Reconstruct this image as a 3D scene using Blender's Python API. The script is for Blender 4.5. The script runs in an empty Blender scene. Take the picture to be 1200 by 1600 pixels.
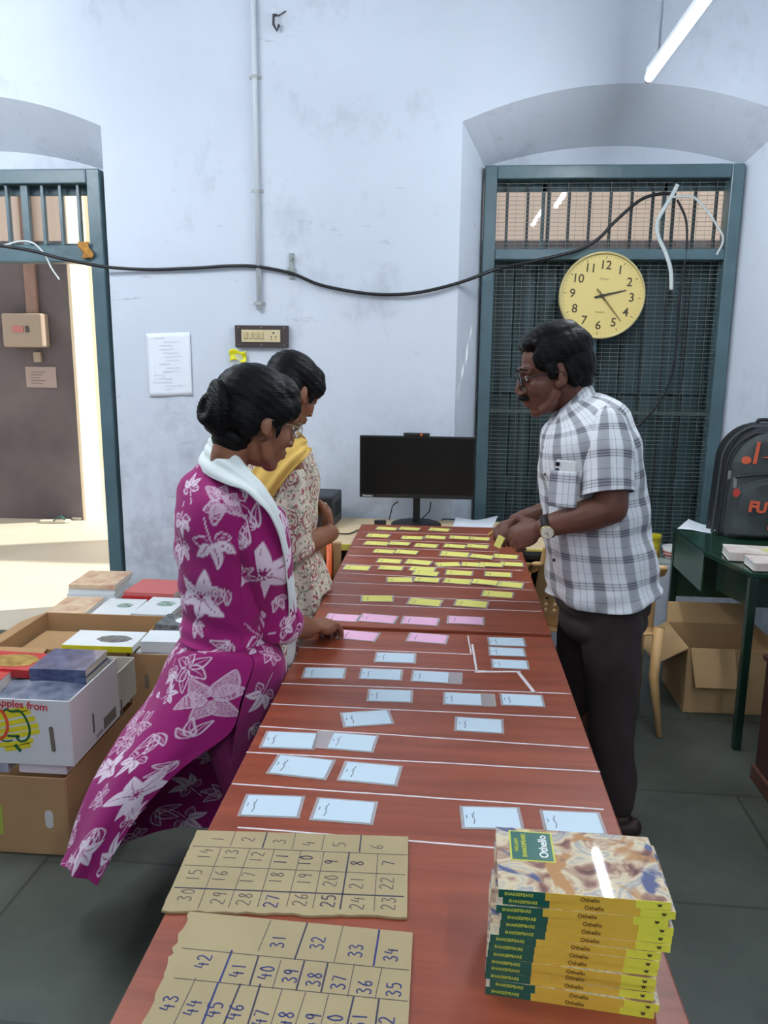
import bpy, bmesh, math, random
import numpy as np
from mathutils import Vector, Matrix, Euler, noise
random.seed(7)
SC = bpy.context.scene
COL = SC.collection
R_ = math.radians

# ---------------------------------------------------------------- camera
CAM_H, FPX = 1.58, 1247.0
YAW, PITCH, ROLL = R_(4.5), R_(11.4), R_(0.55)
F_ = Vector((-math.sin(YAW)*math.cos(PITCH), math.cos(YAW)*math.cos(PITCH), -math.sin(PITCH)))
r0 = Vector((math.cos(YAW), math.sin(YAW), 0)); u0 = r0.cross(F_)
RT = math.cos(ROLL)*r0 + math.sin(ROLL)*u0
UP = -math.sin(ROLL)*r0 + math.cos(ROLL)*u0
CPOS = Vector((0, 0, CAM_H))
cam_d = bpy.data.cameras.new('camera'); cam = bpy.data.objects.new('camera', cam_d); COL.objects.link(cam)
cam_d.sensor_fit = 'VERTICAL'; cam_d.sensor_height = 36.0; cam_d.lens = FPX*36.0/1600.0
cam_d.clip_start = 0.02; cam_d.clip_end = 200
m3 = Matrix((RT, UP, -F_)).transposed()
cam.matrix_world = Matrix.Translation(CPOS) @ m3.to_4x4()
SC.camera = cam

def ray(px, py): return F_ + RT*((px-600)/FPX) - UP*((py-800)/FPX)
def on_z(px, py, z): d = ray(px, py); return CPOS + d*((z-CAM_H)/d.z)
def on_y(px, py, y): d = ray(px, py); return CPOS + d*(y/d.y)
def on_x(px, py, x): d = ray(px, py); return CPOS + d*(x/d.x)

# ---------------------------------------------------------------- exposure, world, sun
SC.view_settings.view_transform = 'Standard'; SC.view_settings.look = 'None'
SC.view_settings.exposure = 0.0; SC.view_settings.gamma = 1.0; SC.view_settings.use_curve_mapping = False
TUBE_STRENGTH = 158.0
W = bpy.data.worlds.new('sky'); SC.world = W; W.use_nodes = True
bg = W.node_tree.nodes['Background']; bg.inputs[0].default_value = (0.95, 0.93, 0.88, 1); bg.inputs[1].default_value = 1.35
sun_d = bpy.data.lights.new('sun', 'SUN'); sun_d.energy = 7.0; sun_d.angle = R_(1.0); sun_d.color = (1.0, .93, .82)
sun = bpy.data.objects.new('sun', sun_d); COL.objects.link(sun)
sun.rotation_euler = Vector((0.75, 0.28, 0.62)).to_track_quat('Z', 'Y').to_euler()

# ---------------------------------------------------------------- materials
def lin(c):
    return tuple(((v/255.0)/12.92 if v/255.0 <= .04045 else ((v/255.0+.055)/1.055)**2.4) for v in c)
MC = {}
def nd(t, kind, **kw):
    n = t.nodes.new(kind)
    for k, v in kw.items():
        setattr(n, k, v)
    return n
def pbr(name, col, rough=.6, metal=0.0, var=.0, scale=8.0, stretch=(1, 1, 1), bump=0.0, bscale=60.0, spec=.5, col2=None,
        coat=0.0, alpha=1.0, emit=None, estr=0.0, trans=0.0, detail=4.0):
    if name in MC: return MC[name]
    m = bpy.data.materials.new(name); m.use_nodes = True; t = m.node_tree
    b = t.nodes['Principled BSDF']; L = t.links.new
    c = lin(col)
    b.inputs['Base Color'].default_value = (*c, 1); b.inputs['Roughness'].default_value = rough
    b.inputs['Metallic'].default_value = metal; b.inputs['Specular IOR Level'].default_value = spec
    b.inputs['Coat Weight'].default_value = coat; b.inputs['Alpha'].default_value = alpha
    b.inputs['Transmission Weight'].default_value = trans
    if emit: b.inputs['Emission Color'].default_value = (*lin(emit), 1); b.inputs['Emission Strength'].default_value = estr
    if var > 0 or bump > 0 or col2:
        tc = nd(t, 'ShaderNodeTexCoord'); mp = nd(t, 'ShaderNodeMapping'); mp.inputs['Scale'].default_value = stretch
        L(tc.outputs['Object'], mp.inputs['Vector'])
    if var > 0 or col2:
        n = nd(t, 'ShaderNodeTexNoise'); n.inputs['Scale'].default_value = scale; n.inputs['Detail'].default_value = detail
        L(mp.outputs[0], n.inputs['Vector'])
        r = nd(t, 'ShaderNodeValToRGB'); r.color_ramp.elements[0].position = .3; r.color_ramp.elements[1].position = .7
        c2 = lin(col2) if col2 else tuple(min(1, x*(1+var)) for x in c)
        c1 = c if col2 else tuple(x*(1-var) for x in c)
        r.color_ramp.elements[0].color = (*c1, 1); r.color_ramp.elements[1].color = (*c2, 1)
        L(n.outputs['Fac'], r.inputs[0]); L(r.outputs[0], b.inputs['Base Color'])
    if bump > 0:
        n2 = nd(t, 'ShaderNodeTexNoise'); n2.inputs['Scale'].default_value = bscale; n2.inputs['Detail'].default_value = 3
        L(mp.outputs[0], n2.inputs['Vector'])
        bp = nd(t, 'ShaderNodeBump'); bp.inputs['Strength'].default_value = bump; bp.inputs['Distance'].default_value = .01
        L(n2.outputs['Fac'], bp.inputs['Height']); L(bp.outputs[0], b.inputs['Normal'])
    MC[name] = m
    return m

# ---------------------------------------------------------------- mesh builder
class MB:
    def __init__(s): s.v = []; s.f = []; s.m = []
    def add(s, vs, fs, mi=0, M=None):
        o = len(s.v)
        for p in vs:
            p = Vector(p)
            s.v.append(tuple(M @ p) if M else tuple(p))
        for f in fs: s.f.append([o+i for i in f]); s.m.append(mi)
        return s
    def box(s, x0, x1, y0, y1, z0, z1, mi=0, M=None):
        vs = [(x, y, z) for z in (z0, z1) for y in (y0, y1) for x in (x0, x1)]
        return s.add(vs, [(0, 2, 3, 1), (4, 5, 7, 6), (0, 1, 5, 4), (2, 6, 7, 3), (0, 4, 6, 2), (1, 3, 7, 5)], mi, M)
    def prism(s, poly, z0, z1, mi=0, M=None):
        n = len(poly); vs = [(p[0], p[1], z0) for p in poly]+[(p[0], p[1], z1) for p in poly]
        fs = [tuple(reversed(range(n))), tuple(range(n, 2*n))]+[(i, (i+1) % n, n+(i+1) % n, n+i) for i in range(n)]
        return s.add(vs, fs, mi, M)
    def lathe(s, prof, n=32, mi=0, M=None, cap=True):
        vs = []; fs = []
        for r, z in prof:
            for i in range(n):
                a = 2*math.pi*i/n; vs.append((r*math.cos(a), r*math.sin(a), z))
        k = len(prof)
        for j in range(k-1):
            for i in range(n):
                fs.append((j*n+i, j*n+(i+1) % n, (j+1)*n+(i+1) % n, (j+1)*n+i))
        if cap: fs.append(tuple(reversed(range(n)))); fs.append(tuple(range((k-1)*n, k*n)))
        return s.add(vs, fs, mi, M)
    def tube(s, pts, r, n=8, mi=0, flat=None, upv=None):
        pts = [Vector(p) for p in pts]; k = len(pts); vs = []; fs = []
        rr = r if isinstance(r, (list, tuple)) else [r]*k
        ref = Vector(upv) if upv else None
        prev = None
        for i, p in enumerate(pts):
            t = (pts[min(i+1, k-1)]-pts[max(i-1, 0)]).normalized()
            if prev is None:
                a = ref if ref else (Vector((0, 0, 1)) if abs(t.z) < .9 else Vector((1, 0, 0)))
            else: a = prev if not ref else ref
            nn = (a-t*a.dot(t)).normalized(); bb = t.cross(nn); prev = nn
            for j in range(n):
                an = 2*math.pi*j/n
                w, h = (flat if flat else (1, 1))
                vs.append(p+bb*(math.cos(an)*rr[i]*w)+nn*(math.sin(an)*rr[i]*h))
        for i in range(k-1):
            for j in range(n): fs.append((i*n+j, i*n+(j+1) % n, (i+1)*n+(j+1) % n, (i+1)*n+j))
        fs.append(tuple(reversed(range(n)))); fs.append(tuple(range((k-1)*n, k*n)))
        return s.add(vs, fs, mi)
    def ell(s, c, r, nu=20, nv=12, mi=0, M=None):
        vs = [(0, 0, -1)]; fs = []
        for j in range(1, nv):
            ph = -math.pi/2+math.pi*j/nv
            for i in range(nu):
                a = 2*math.pi*i/nu; vs.append((math.cos(ph)*math.cos(a), math.cos(ph)*math.sin(a), math.sin(ph)))
        vs.append((0, 0, 1)); top = len(vs)-1
        for i in range(nu): fs.append((0, 1+(i+1) % nu, 1+i)); fs.append((top, 1+(nv-2)*nu+i, 1+(nv-2)*nu+(i+1) % nu))
        for j in range(nv-2):
            for i in range(nu):
                a = 1+j*nu; b = a+nu; fs.append((a+i, a+(i+1) % nu, b+(i+1) % nu, b+i))
        T = Matrix.Translation(c) @ (M.to_4x4() if M else Matrix.Identity(4)) @ Matrix.Diagonal((*r, 1))
        return s.add(vs, fs, mi, T)
    def stroke(s, pts, w, z=0.0, h=.0004, mi=0, M=None):
        """a thin flat raised line along 2D points"""
        pts = [Vector((p[0], p[1])) for p in pts]; k = len(pts); vs = []; fs = []
        for i, p in enumerate(pts):
            d = pts[min(i+1, k-1)]-pts[max(i-1, 0)]
            if d.length < 1e-9: d = Vector((1, 0))
            d.normalize(); q = Vector((-d.y, d.x))*w/2
            vs += [(p.x+q.x, p.y+q.y, z+h), (p.x-q.x, p.y-q.y, z+h), (p.x-q.x, p.y-q.y, z), (p.x+q.x, p.y+q.y, z)]
        for i in range(k-1):
            a = 4*i; b = a+4
            fs += [(a+1, b+1, b, a), (a, b, b+3, a+3), (b+1, a+1, a+2, b+2), (a+2, a+3, b+3, b+2)]
        fs += [(0, 3, 2, 1), (4*k-4, 4*k-3, 4*k-2, 4*k-1)]
        return s.add(vs, fs, mi, M)
    def surf(s, fn, nu, nv, th=0.0, mi=0, M=None, wrap=False):
        """a sheet fn(u,v)->xyz; th gives it thickness"""
        g = [[Vector(fn(i/nu, j/nv)) for i in range(nu+1)] for j in range(nv+1)]
        vs = [p for row in g for p in row]; W1 = nu+1
        fs = [(j*W1+i, j*W1+i+1, (j+1)*W1+i+1, (j+1)*W1+i) for j in range(nv) for i in range(nu)]
        if th:
            n = len(vs); nrm = []
            for j in range(nv+1):
                for i in range(nu+1):
                    a = g[j][min(i+1, nu)]-g[j][max(i-1, 0)]; b = g[min(j+1, nv)][i]-g[max(j-1, 0)][i]
                    q = a.cross(b); nrm.append(q.normalized() if q.length > 1e-12 else Vector((0, 0, 1)))
            vs += [vs[i]-nrm[i]*th for i in range(n)]
            fs += [tuple(n+i for i in reversed(f)) for f in list(fs)]
            for i in range(nu):
                fs.append((i+1, i, n+i, n+i+1)); a = nv*W1+i; fs.append((a, a+1, n+a+1, n+a))
            for j in range(nv):
                a = j*W1; b = a+W1; fs.append((a, b, n+b, n+a)); a += nu; b += nu; fs.append((b, a, n+a, n+b))
        return s.add(vs, fs, mi, M)
    def build(s, name, mat, parent=None, smooth=False, bevel=0.0, seg=2, world=True):
        me = bpy.data.meshes.new(name)
        vs = s.v
        if parent is not None and world:
            inv = wmat(parent).inverted(); vs = [tuple(inv @ Vector(p)) for p in s.v]
        me.from_pydata(vs, [], s.f)
        for m in (mat if isinstance(mat, (list, tuple)) else [mat]): me.materials.append(m)
        if any(s.m): me.polygons.foreach_set('material_index', s.m)
        bm = bmesh.new(); bm.from_mesh(me); bmesh.ops.recalc_face_normals(bm, faces=bm.faces[:])
        bm.to_mesh(me); bm.free()
        if smooth is True: me.shade_smooth()
        elif smooth: 
            me.shade_smooth(); me.set_sharp_from_angle(angle=R_(smooth))
        o = bpy.data.objects.new(name, me); COL.objects.link(o)
        if parent is not None: o.parent = parent
        if bevel > 0:
            b = o.modifiers.new('bevel', 'BEVEL'); b.width = bevel; b.segments = seg; b.limit_method = 'ANGLE'; b.angle_limit = R_(40)
        return o
def wmat(o):
    m = o.matrix_basis.copy()
    while o.parent is not None: o = o.parent; m = o.matrix_basis @ m
    return m
def thing(name, label, cat, loc=(0, 0, 0), rot=(0, 0, 0), group=None):
    o = bpy.data.objects.new(name, None); o.empty_display_size = .05; COL.objects.link(o)
    o.location = loc; o.rotation_euler = rot
    return tag(o, label, cat, group)
def tag(o, label, cat, group=None):
    o['label'] = label; o['category'] = cat
    if group: o['group'] = group
    return o
def struct(o): o['kind'] = 'structure'; return o
def dup(root, loc, rot, label, group=None):
    r = root.copy(); COL.objects.link(r); r.location = loc; r.rotation_euler = rot; r['label'] = label
    if group: r['group'] = group
    for ch in list(root.children):
        c = ch.copy(); COL.objects.link(c); c.parent = r
        for g in ch.children:
            d = g.copy(); COL.objects.link(d); d.parent = c
    return r
_tc = {}
def text_geo(txt, size, bold=0.0, extrude=.0003):
    k = (txt, size, bold, extrude)
    if k in _tc: return _tc[k]
    cu = bpy.data.curves.new('t', 'FONT'); cu.body = txt; cu.size = size; cu.extrude = extrude; cu.offset = bold
    cu.align_x = 'CENTER'; cu.align_y = 'CENTER'; cu.resolution_u = 3
    o = bpy.data.objects.new('t', cu); COL.objects.link(o)
    dg = bpy.context.evaluated_depsgraph_get(); me = bpy.data.meshes.new_from_object(o.evaluated_get(dg))
    r = ([tuple(v.co) for v in me.vertices], [tuple(p.vertices) for p in me.polygons])
    bpy.data.objects.remove(o); bpy.data.meshes.remove(me); bpy.data.curves.remove(cu)
    _tc[k] = r
    return r
def frame(o, x, y, z):
    m = Matrix((Vector(x).normalized(), Vector(y).normalized(), Vector(z).normalized())).transposed().to_4x4()
    m.translation = Vector(o); return m
def arc(cx, cy, r, a0, a1, n, ry=None):
    ry = r if ry is None else ry
    return [(cx+r*math.cos(R_(a0+(a1-a0)*i/n)), cy+ry*math.sin(R_(a0+(a1-a0)*i/n))) for i in range(n+1)]
def smoothpts(pts, n=6):
    """Catmull-Rom through pts"""
    P = [Vector(p) for p in pts]; out = []
    for i in range(len(P)-1):
        p0 = P[max(i-1, 0)]; p1 = P[i]; p2 = P[i+1]; p3 = P[min(i+2, len(P)-1)]
        for k in range(n):
            t = k/n
            out.append(.5*((2*p1)+(p2-p0)*t+(2*p0-5*p1+4*p2-p3)*t*t+(3*p1-p0-3*p2+p3)*t**3))
    out.append(P[-1]); return out
ORD = ['first', 'second', 'third', 'fourth', 'fifth', 'sixth', 'seventh', 'eighth', 'ninth', 'tenth', 'eleventh', 'twelfth', 'thirteenth', 'fourteenth']
# ================================================================ THE SETTING
WY = 4.22; FY = 4.50   # room face of the back wall, plane of the door and window frames
def wall_mat():
    m = bpy.data.materials.new('blue_limewash'); m.use_nodes = True; t = m.node_tree; L = t.links.new
    b = t.nodes['Principled BSDF']; b.inputs['Roughness'].default_value = .72; b.inputs['Specular IOR Level'].default_value = .25
    tc = nd(t, 'ShaderNodeTexCoord')
    def ns(scale, det, st=(1, 1, 1), rgh=.6):
        mp = nd(t, 'ShaderNodeMapping'); mp.inputs['Scale'].default_value = st; L(tc.outputs['Object'], mp.inputs[0])
        n = nd(t, 'ShaderNodeTexNoise'); n.inputs['Scale'].default_value = scale; n.inputs['Detail'].default_value = det
        n.inputs['Roughness'].default_value = rgh; L(mp.outputs[0], n.inputs['Vector']); return n.outputs['Fac']
    def ramp(f, p0, p1, c0, c1):
        r = nd(t, 'ShaderNodeValToRGB'); r.color_ramp.elements[0].position = p0; r.color_ramp.elements[1].position = p1
        r.color_ramp.elements[0].color = (*c0, 1); r.color_ramp.elements[1].color = (*c1, 1); L(f, r.inputs[0]); return r.outputs[0]
    def mix(f, a, c, k=None):
        x = nd(t, 'ShaderNodeMix'); x.data_type = 'RGBA'
        L(f, x.inputs[0]); L(a, x.inputs[6])
        if isinstance(c, tuple): x.inputs[7].default_value = (*c, 1)
        else: L(c, x.inputs[7])
        return x.outputs[2]
    base = ramp(ns(.9, 5), .3, .7, lin((200, 207, 216)), lin((211, 218, 227)))
    g = ramp(ns(2.3, 8, (1, 1, .7), .7), .54, .76, (0, 0, 0), (.62, .62, .62))          # grey smudges
    c = mix(g, base, lin((150, 156, 165)))
    g2 = ramp(ns(11, 6, (.35, 1, 1.6), .65), .66, .74, (0, 0, 0), (.5, .5, .5))          # small scuffs
    c = mix(g2, c, lin((140, 142, 146)))
    # grime low down on the wall
    sp = nd(t, 'ShaderNodeSeparateXYZ'); L(tc.outputs['Object'], sp.inputs[0])
    mr = nd(t, 'ShaderNodeMapRange'); mr.inputs['From Min'].default_value = 1.5; mr.inputs['From Max'].default_value = .5; L(sp.outputs['Z'], mr.inputs[0])
    gr = ramp(ns(3.5, 8, (1, 1, 1), .7), .46, .70, (0, 0, 0), (.75, .75, .75))
    mm = nd(t, 'ShaderNodeMath', operation='MULTIPLY'); L(mr.outputs[0], mm.inputs[0]); L(gr, mm.inputs[1])
    c = mix(mm.outputs[0], c, lin((146, 152, 162)))
    L(c, b.inputs['Base Color'])
    bp = nd(t, 'ShaderNodeBump'); bp.inputs['Strength'].default_value = .35; bp.inputs['Distance'].default_value = .012
    L(ns(5, 6), bp.inputs['Height']); L(bp.outputs[0], b.inputs['Normal'])
    return m
WALL = wall_mat()
TEAL = pbr('teal_gloss_paint', (84, 108, 114), .32, var=.14, scale=6, bump=.25, bscale=18)
TEALD = pbr('shutter_paint', (50, 74, 78), .5, var=.25, scale=3, stretch=(6, 1, .6))
MESHW = pbr('wire_mesh_metal', (120, 128, 122), .55, .3, var=.2)
BARM = pbr('window_bar_paint', (36, 46, 48), .5)

def floor_mat():
    m = bpy.data.materials.new('slate_floor'); m.use_nodes = True; t = m.node_tree; L = t.links.new
    b = t.nodes['Principled BSDF']; b.inputs['Roughness'].default_value = .42
    tc = nd(t, 'ShaderNodeTexCoord')
    n = nd(t, 'ShaderNodeTexNoise'); n.inputs['Scale'].default_value = 2.4; n.inputs['Detail'].default_value = 9; n.inputs['Roughness'].default_value = .65
    L(tc.outputs['Object'], n.inputs['Vector'])
    r = nd(t, 'ShaderNodeValToRGB'); r.color_ramp.elements[0].position = .3; r.color_ramp.elements[1].position = .75
    r.color_ramp.elements[0].color = (*lin((58, 64, 56)), 1); r.color_ramp.elements[1].color = (*lin((92, 97, 86)), 1); L(n.outputs['Fac'], r.inputs[0])
    mp = nd(t, 'ShaderNodeMapping'); mp.inputs['Rotation'].default_value = (0, 0, .02); mp.inputs['Location'].default_value = (.35, .33, 0); L(tc.outputs['Object'], mp.inputs[0])
    br = nd(t, 'ShaderNodeTexBrick'); br.inputs['Scale'].default_value = 1.0; br.inputs['Mortar Size'].default_value = .006; br.inputs['Mortar Smooth'].default_value = .3
    br.inputs['Brick Width'].default_value = .92; br.inputs['Row Height'].default_value = .62
    br.inputs['Color1'].default_value = (1, 1, 1, 1); br.inputs['Color2'].default_value = (.86, .86, .86, 1); br.inputs['Mortar'].default_value = (.5, .5, .5, 1)
    L(mp.outputs[0], br.inputs['Vector'])
    x = nd(t, 'ShaderNodeMix'); x.data_type = 'RGBA'; x.blend_type = 'MULTIPLY'; x.inputs[0].default_value = 1
    L(r.outputs[0], x.inputs[6]); L(br.outputs['Color'], x.inputs[7]); L(x.outputs[2], b.inputs['Base Color'])
    bp = nd(t, 'ShaderNodeBump'); bp.inputs['Strength'].default_value = .25; bp.inputs['Distance'].default_value = .01
    L(n.outputs['Fac'], bp.inputs['Height']); L(bp.outputs[0], b.inputs['Normal'])
    return m
XL, XR, YB, ZC = -4.6, 2.7, -3.0, 4.1
struct(MB().box(XL-.2, XR+.2, YB-.2, 4.75, -.12, 0).build('floor', floor_mat()))
struct(MB().box(XL-.2, XR+.2, YB-.2, 4.75, ZC, ZC+.15).build('ceiling', pbr('ceiling_white', (206, 214, 222), .8)))
struct(MB().box(XL-.2, XL, YB-.2, WY, 0, ZC).build('wall_left', WALL))
struct(MB().box(XR, XR+.2, YB-.2, WY, 0, ZC).build('wall_right', WALL))
struct(MB().box(XL-.2, XR+.2, YB-.2, YB, 0, ZC).build('wall_front', WALL))

# back wall with two splayed, arched openings
DO = (-3.33, -1.79, 2.685, 2.845); DI = (-3.21, -1.905, 2.535, 2.635)     # x0,x1,spring,crown: outer and inner outline of the door recess
WO = (0.035, 1.60, 2.685, 2.845); WI = (0.158, 1.475, 2.535, 2.63)
OY = 4.75
def arch_pts(o, n=16):
    x0, x1, zs, zc = o; out = []
    for i in range(n+1):
        t = i/n; out.append((x0+(x1-x0)*t, zs+(zc-zs)*(1-(2*t-1)**2)))
    return out
b = MB()
def wquad(a, c, d, e): b.add([a, c, d, e], [(0, 1, 2, 3)])
for x0, x1 in ((XL-.2, DO[0]), (DO[1], WO[0]), (WO[1], XR+.2)):
    wquad((x0, WY, 0), (x1, WY, 0), (x1, WY, ZC), (x0, WY, ZC))
for O, I, zb in ((DO, DI, 0.0), (WO, WI, .47)):
    ao, ai = arch_pts(O), arch_pts(I)
    for i in range(16):
        p, q = ao[i], ao[i+1]; r, s_ = ai[i], ai[i+1]
        wquad((p[0], WY, p[1]), (q[0], WY, q[1]), (q[0], WY, ZC), (p[0], WY, ZC))
        wquad((p[0], WY, p[1]), (r[0], FY, r[1]), (s_[0], FY, s_[1]), (q[0], WY, q[1]))
        wquad((r[0], FY, 2.50), (s_[0], FY, 2.50), (s_[0], FY, s_[1]), (r[0], FY, r[1]))     # blank face under the arch
        wquad((r[0], FY, 2.50), (r[0], OY, 2.50), (s_[0], OY, 2.50), (s_[0], FY, 2.50))
    wquad((O[0], WY, zb), (I[0], FY, zb), (I[0], FY, I[2]), (O[0], WY, O[2]))
    wquad((O[1], WY, zb), (I[1], FY, zb), (I[1], FY, I[2]), (O[1], WY, O[2]))
    wquad((I[0], FY, zb), (I[0], OY, zb), (I[0], OY, 2.5), (I[0], FY, 2.5))
    wquad((I[1], FY, zb), (I[1], OY, zb), (I[1], OY, 2.5), (I[1], FY, 2.5))
b.box(WO[0], WO[1], WY, OY, 0, .47)
b.box(XL-.2, DI[0], OY-.02, OY, 0, ZC); b.box(DI[1], WI[0], OY-.02, OY, 0, ZC); b.box(WI[1], XR+.2, OY-.02, OY, 0, ZC)
b.box(XL-.2, XR+.2, OY-.02, OY, 2.50, ZC); b.box(WI[0], WI[1], OY-.02, OY, 0, .47)
struct(b.build('wall_back', WALL))

# ---- door_1: frame with barred transom (no leaf: it stands open)
def fbox(b, x0, x1, z0, z1, y0=FY-.06, y1=FY+.05): b.box(x0, x1, y0, y1, z0, z1)
d = bpy.data.objects.new('door_1', None); COL.objects.link(d); d.location = (-2.55, FY, 0); struct(d)
b = MB(); x0, x1 = DI[0]+.004, DI[1]-.004
fbox(b, x0, x0+.075, 0, 2.53); fbox(b, x1-.075, x1, 0, 2.53); fbox(b, x0+.075, x1-.075, 2.455, 2.53); fbox(b, x0+.075, x1-.075, 2.045, 2.135)
b.build('door_frame', TEAL, d, bevel=.006)
b = MB()
for i, x in enumerate(np.linspace(x0+.14, x1-.14, 11)):
    w = .02 if i in (3, 7) else .0085
    b.box(x-w, x+w, FY-.03, FY+.0, 2.135, 2.455)
b.build('transom_bars', TEAL, d, bevel=.002)
b = MB(); b.box(x0+.075, x1-.075, FY+.03, FY+.05, 2.41, 2.455); b.box(x0+.075, x1-.075, FY+.03, FY+.05, 2.135, 2.155)
b.build('transom_sash', pbr('old_sash_paint', (66, 92, 98), .5, var=.3), d)
GLASS = pbr('window_glass', (235, 238, 238), .02, trans=1.0, spec=.5)
GLASS.node_tree.nodes['Principled BSDF'].inputs['IOR'].default_value = 1.45
def glass_pane(x0, x1, y, z0, z1, parent, nm='glass'):
    return MB().box(x0, x1, y, y+.004, z0, z1).build(nm, GLASS, parent)
g = glass_pane(x0+.075, x1-.075, FY+.036, 2.135, 2.455, d)

# ---- window_1: frame, wire mesh, bars, closed plank shutters, glazed transom
w = bpy.data.objects.new('window_1', None); COL.objects.link(w); w.location = (.82, FY, .47); struct(w)
b = MB(); x0, x1 = WI[0]+.003, WI[1]-.003
fbox(b, x0, x0+.065, .47, 2.53); fbox(b, x1-.065, x1, .47, 2.53); fbox(b, x0+.065, x1-.065, 2.462, 2.53)
fbox(b, x0+.065, x1-.065, 2.06, 2.115); fbox(b, x0+.065, x1-.065, .47, .52)
b.build('window_frame', TEAL, w, bevel=.006)
MB().box(.735, .79, FY-.025, FY+.012, .52, 2.06).build('mullion', TEAL, w, bevel=.004)
MB().box(x0+.065, x1-.065, FY+.0, FY+.012, 1.248, 1.272).build('middle_rail', pbr('rail_paint', (74, 88, 84), .5), w)
b = MB()
for lo, hi in ((.52, 2.06), (2.115, 2.462)):
    for z in np.arange(lo+.01, hi, .0215): b.box(x0+.06, x1-.06, FY-.018, FY-.0155, z-.0011, z+.0011)
    for x in np.arange(x0+.08, x1-.06, .0445): b.box(x-.0007, x+.0007, FY-.0155, FY-.014, lo, hi)
b.build('wire_mesh', MESHW, w)
b = MB()
for x in np.arange(x0+.125, x1-.07, .108): b.box(x-.007, x+.007, FY+.014, FY+.03, .52, 2.06); 
for x in np.arange(x0+.125, x1-.07, .108): b.box(x-.007, x+.007, FY+.014, FY+.03, 2.115, 2.462)
b.build('window_bars', BARM, w)
b = MB(); k = 0
for x in np.arange(x0+.07, x1-.09, .118):
    dy = .0 if k % 2 else .014; k += 1
    b.box(x, x+.112, FY+.085+dy, FY+.105+dy, .5, 2.09)
b.box(x0, x1, FY+.13, FY+.14, .475, 2.11)  # added backing plate, widened to block outside light leaking past the planks
b.build('shutter_planks', TEALD, w, bevel=.003)
b = MB(); b.box(x0+.065, x1-.065, FY+.07, FY+.09, 1.36, 1.44); b.box(x0+.065, x1-.065, FY+.07, FY+.09, .8, .88); b.build('shutter_battens', TEALD, w, bevel=.003)
glass_pane(x0+.06, x1-.06, FY+.06, 2.10, 2.47, w)
b = MB(); b.box(x0+.06, x1-.06, FY+.05, FY+.075, 2.42, 2.465); b.box(x0+.06, x1-.06, FY+.05, FY+.075, 2.112, 2.13)
for x in (.47, .5, 1.1): b.box(x, x+.018, FY+.05, FY+.075, 2.12, 2.46)
b.build('transom_sash', pbr('old_sash_paint', (66, 92, 98)), w)
struct(MB().box(WI[0]-.06, WI[1]+.06, WY+.01, FY-.06, .47, .485).build('window_sill', pbr('sill_stone', (170, 178, 172), .6, var=.1)))

# ---- the yard beyond the door
struct(MB().box(-12, 6, 4.75, 16, -.12, -.002).build('floor_outside', pbr('pale_cement', (196, 188, 172), .55, var=.08, scale=1.2)))
struct(MB().box(-3.32, -1.80, 4.135, 4.76, .0005, .006).build('floor_threshold', MC['pale_cement']))
def hazed_wall_mat():
    m = pbr('grimy_hazed_wall', (84, 76, 82), .8, col2=(112, 104, 108), scale=1.6, detail=9)
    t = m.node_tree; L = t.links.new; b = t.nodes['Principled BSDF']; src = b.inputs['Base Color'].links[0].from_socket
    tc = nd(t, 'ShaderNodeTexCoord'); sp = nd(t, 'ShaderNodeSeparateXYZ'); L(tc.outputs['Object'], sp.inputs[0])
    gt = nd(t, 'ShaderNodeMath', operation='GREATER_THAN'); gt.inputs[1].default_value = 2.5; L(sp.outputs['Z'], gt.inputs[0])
    x = nd(t, 'ShaderNodeMix'); x.data_type = 'RGBA'; L(gt.outputs[0], x.inputs[0]); L(src, x.inputs[6]); x.inputs[7].default_value = (*lin((236, 214, 202)), 1)  # upper part paler: haze on the transom glass put into the wall colour
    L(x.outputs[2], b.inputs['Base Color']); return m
GR = hazed_wall_mat()
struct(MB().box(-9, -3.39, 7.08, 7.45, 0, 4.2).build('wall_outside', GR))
CP = pbr('cream_plaster', (238, 222, 196), .8)
struct(MB().box(-3.389, -3.36, 7.085, 7.45, 0, 4.2).build('wall_end_outside', CP))  # pale strip: sunlight on the dark wall's end put into its colour
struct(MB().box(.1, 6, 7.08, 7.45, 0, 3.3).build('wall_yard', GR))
T = Matrix.Translation((-4.6, 10.5, 0)) @ Matrix.Rotation(R_(38), 4, 'Z')
struct(MB().box(-4, 4, 0, .2, 0, 5, M=T).build('wall_sunlit', pbr('cream_plaster', (238, 222, 196), .8)))
# ================================================================ LAMPS
LAMPM = pbr('lamp_white', (235, 238, 240), .4)
TUBEM = pbr('tube_glow', (255, 255, 255), .3, emit=(240, 247, 255), estr=TUBE_STRENGTH)
def tube_lamp(x, y, z, along_y, label, length=1.2, hang=True):
    t = thing('tube_light', label, 'tube light', (x, y, z), (0, 0, R_(90) if along_y else 0), 'ceiling tube lights')
    MB().tube([(-length/2, 0, 0), (length/2, 0, 0)], .0165, 14).build('glowing_tube', TUBEM, t, True, world=False)
    MB().box(-length/2-.01, length/2+.01, -.014, .014, .014, .04).build('batten', LAMPM, t, bevel=.003, world=False)
    for s in (-1, 1):
        MB().tube([(s*length/2, 0, 0), (s*(length/2+.022), 0, 0)], .017, 14).build('end_cap', pbr('lamp_cap', (205, 210, 214), .5), t, True, world=False)
    for s in (-1, 1):
        MB().tube([(s*(length/2-.14), 0, .04), (s*(length/2-.14), 0, ZC-z)], .006, 8).build('hanging_rod', pbr('rod_grey', (176, 186, 196), .5), t, True, world=False)
    return t
tube_lamp(.795, 3.07, 2.70, True, 'glowing white tube light hanging above the clock and window')
tube_lamp(-3.2, 2.2, 2.86, False, 'tube light hung crosswise far to the side of the open doorway', length=1.2)
tube_lamp(-1.75, 2.35, 3.02, True, 'tube light over the cartons and doorway, out of the picture')
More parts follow.
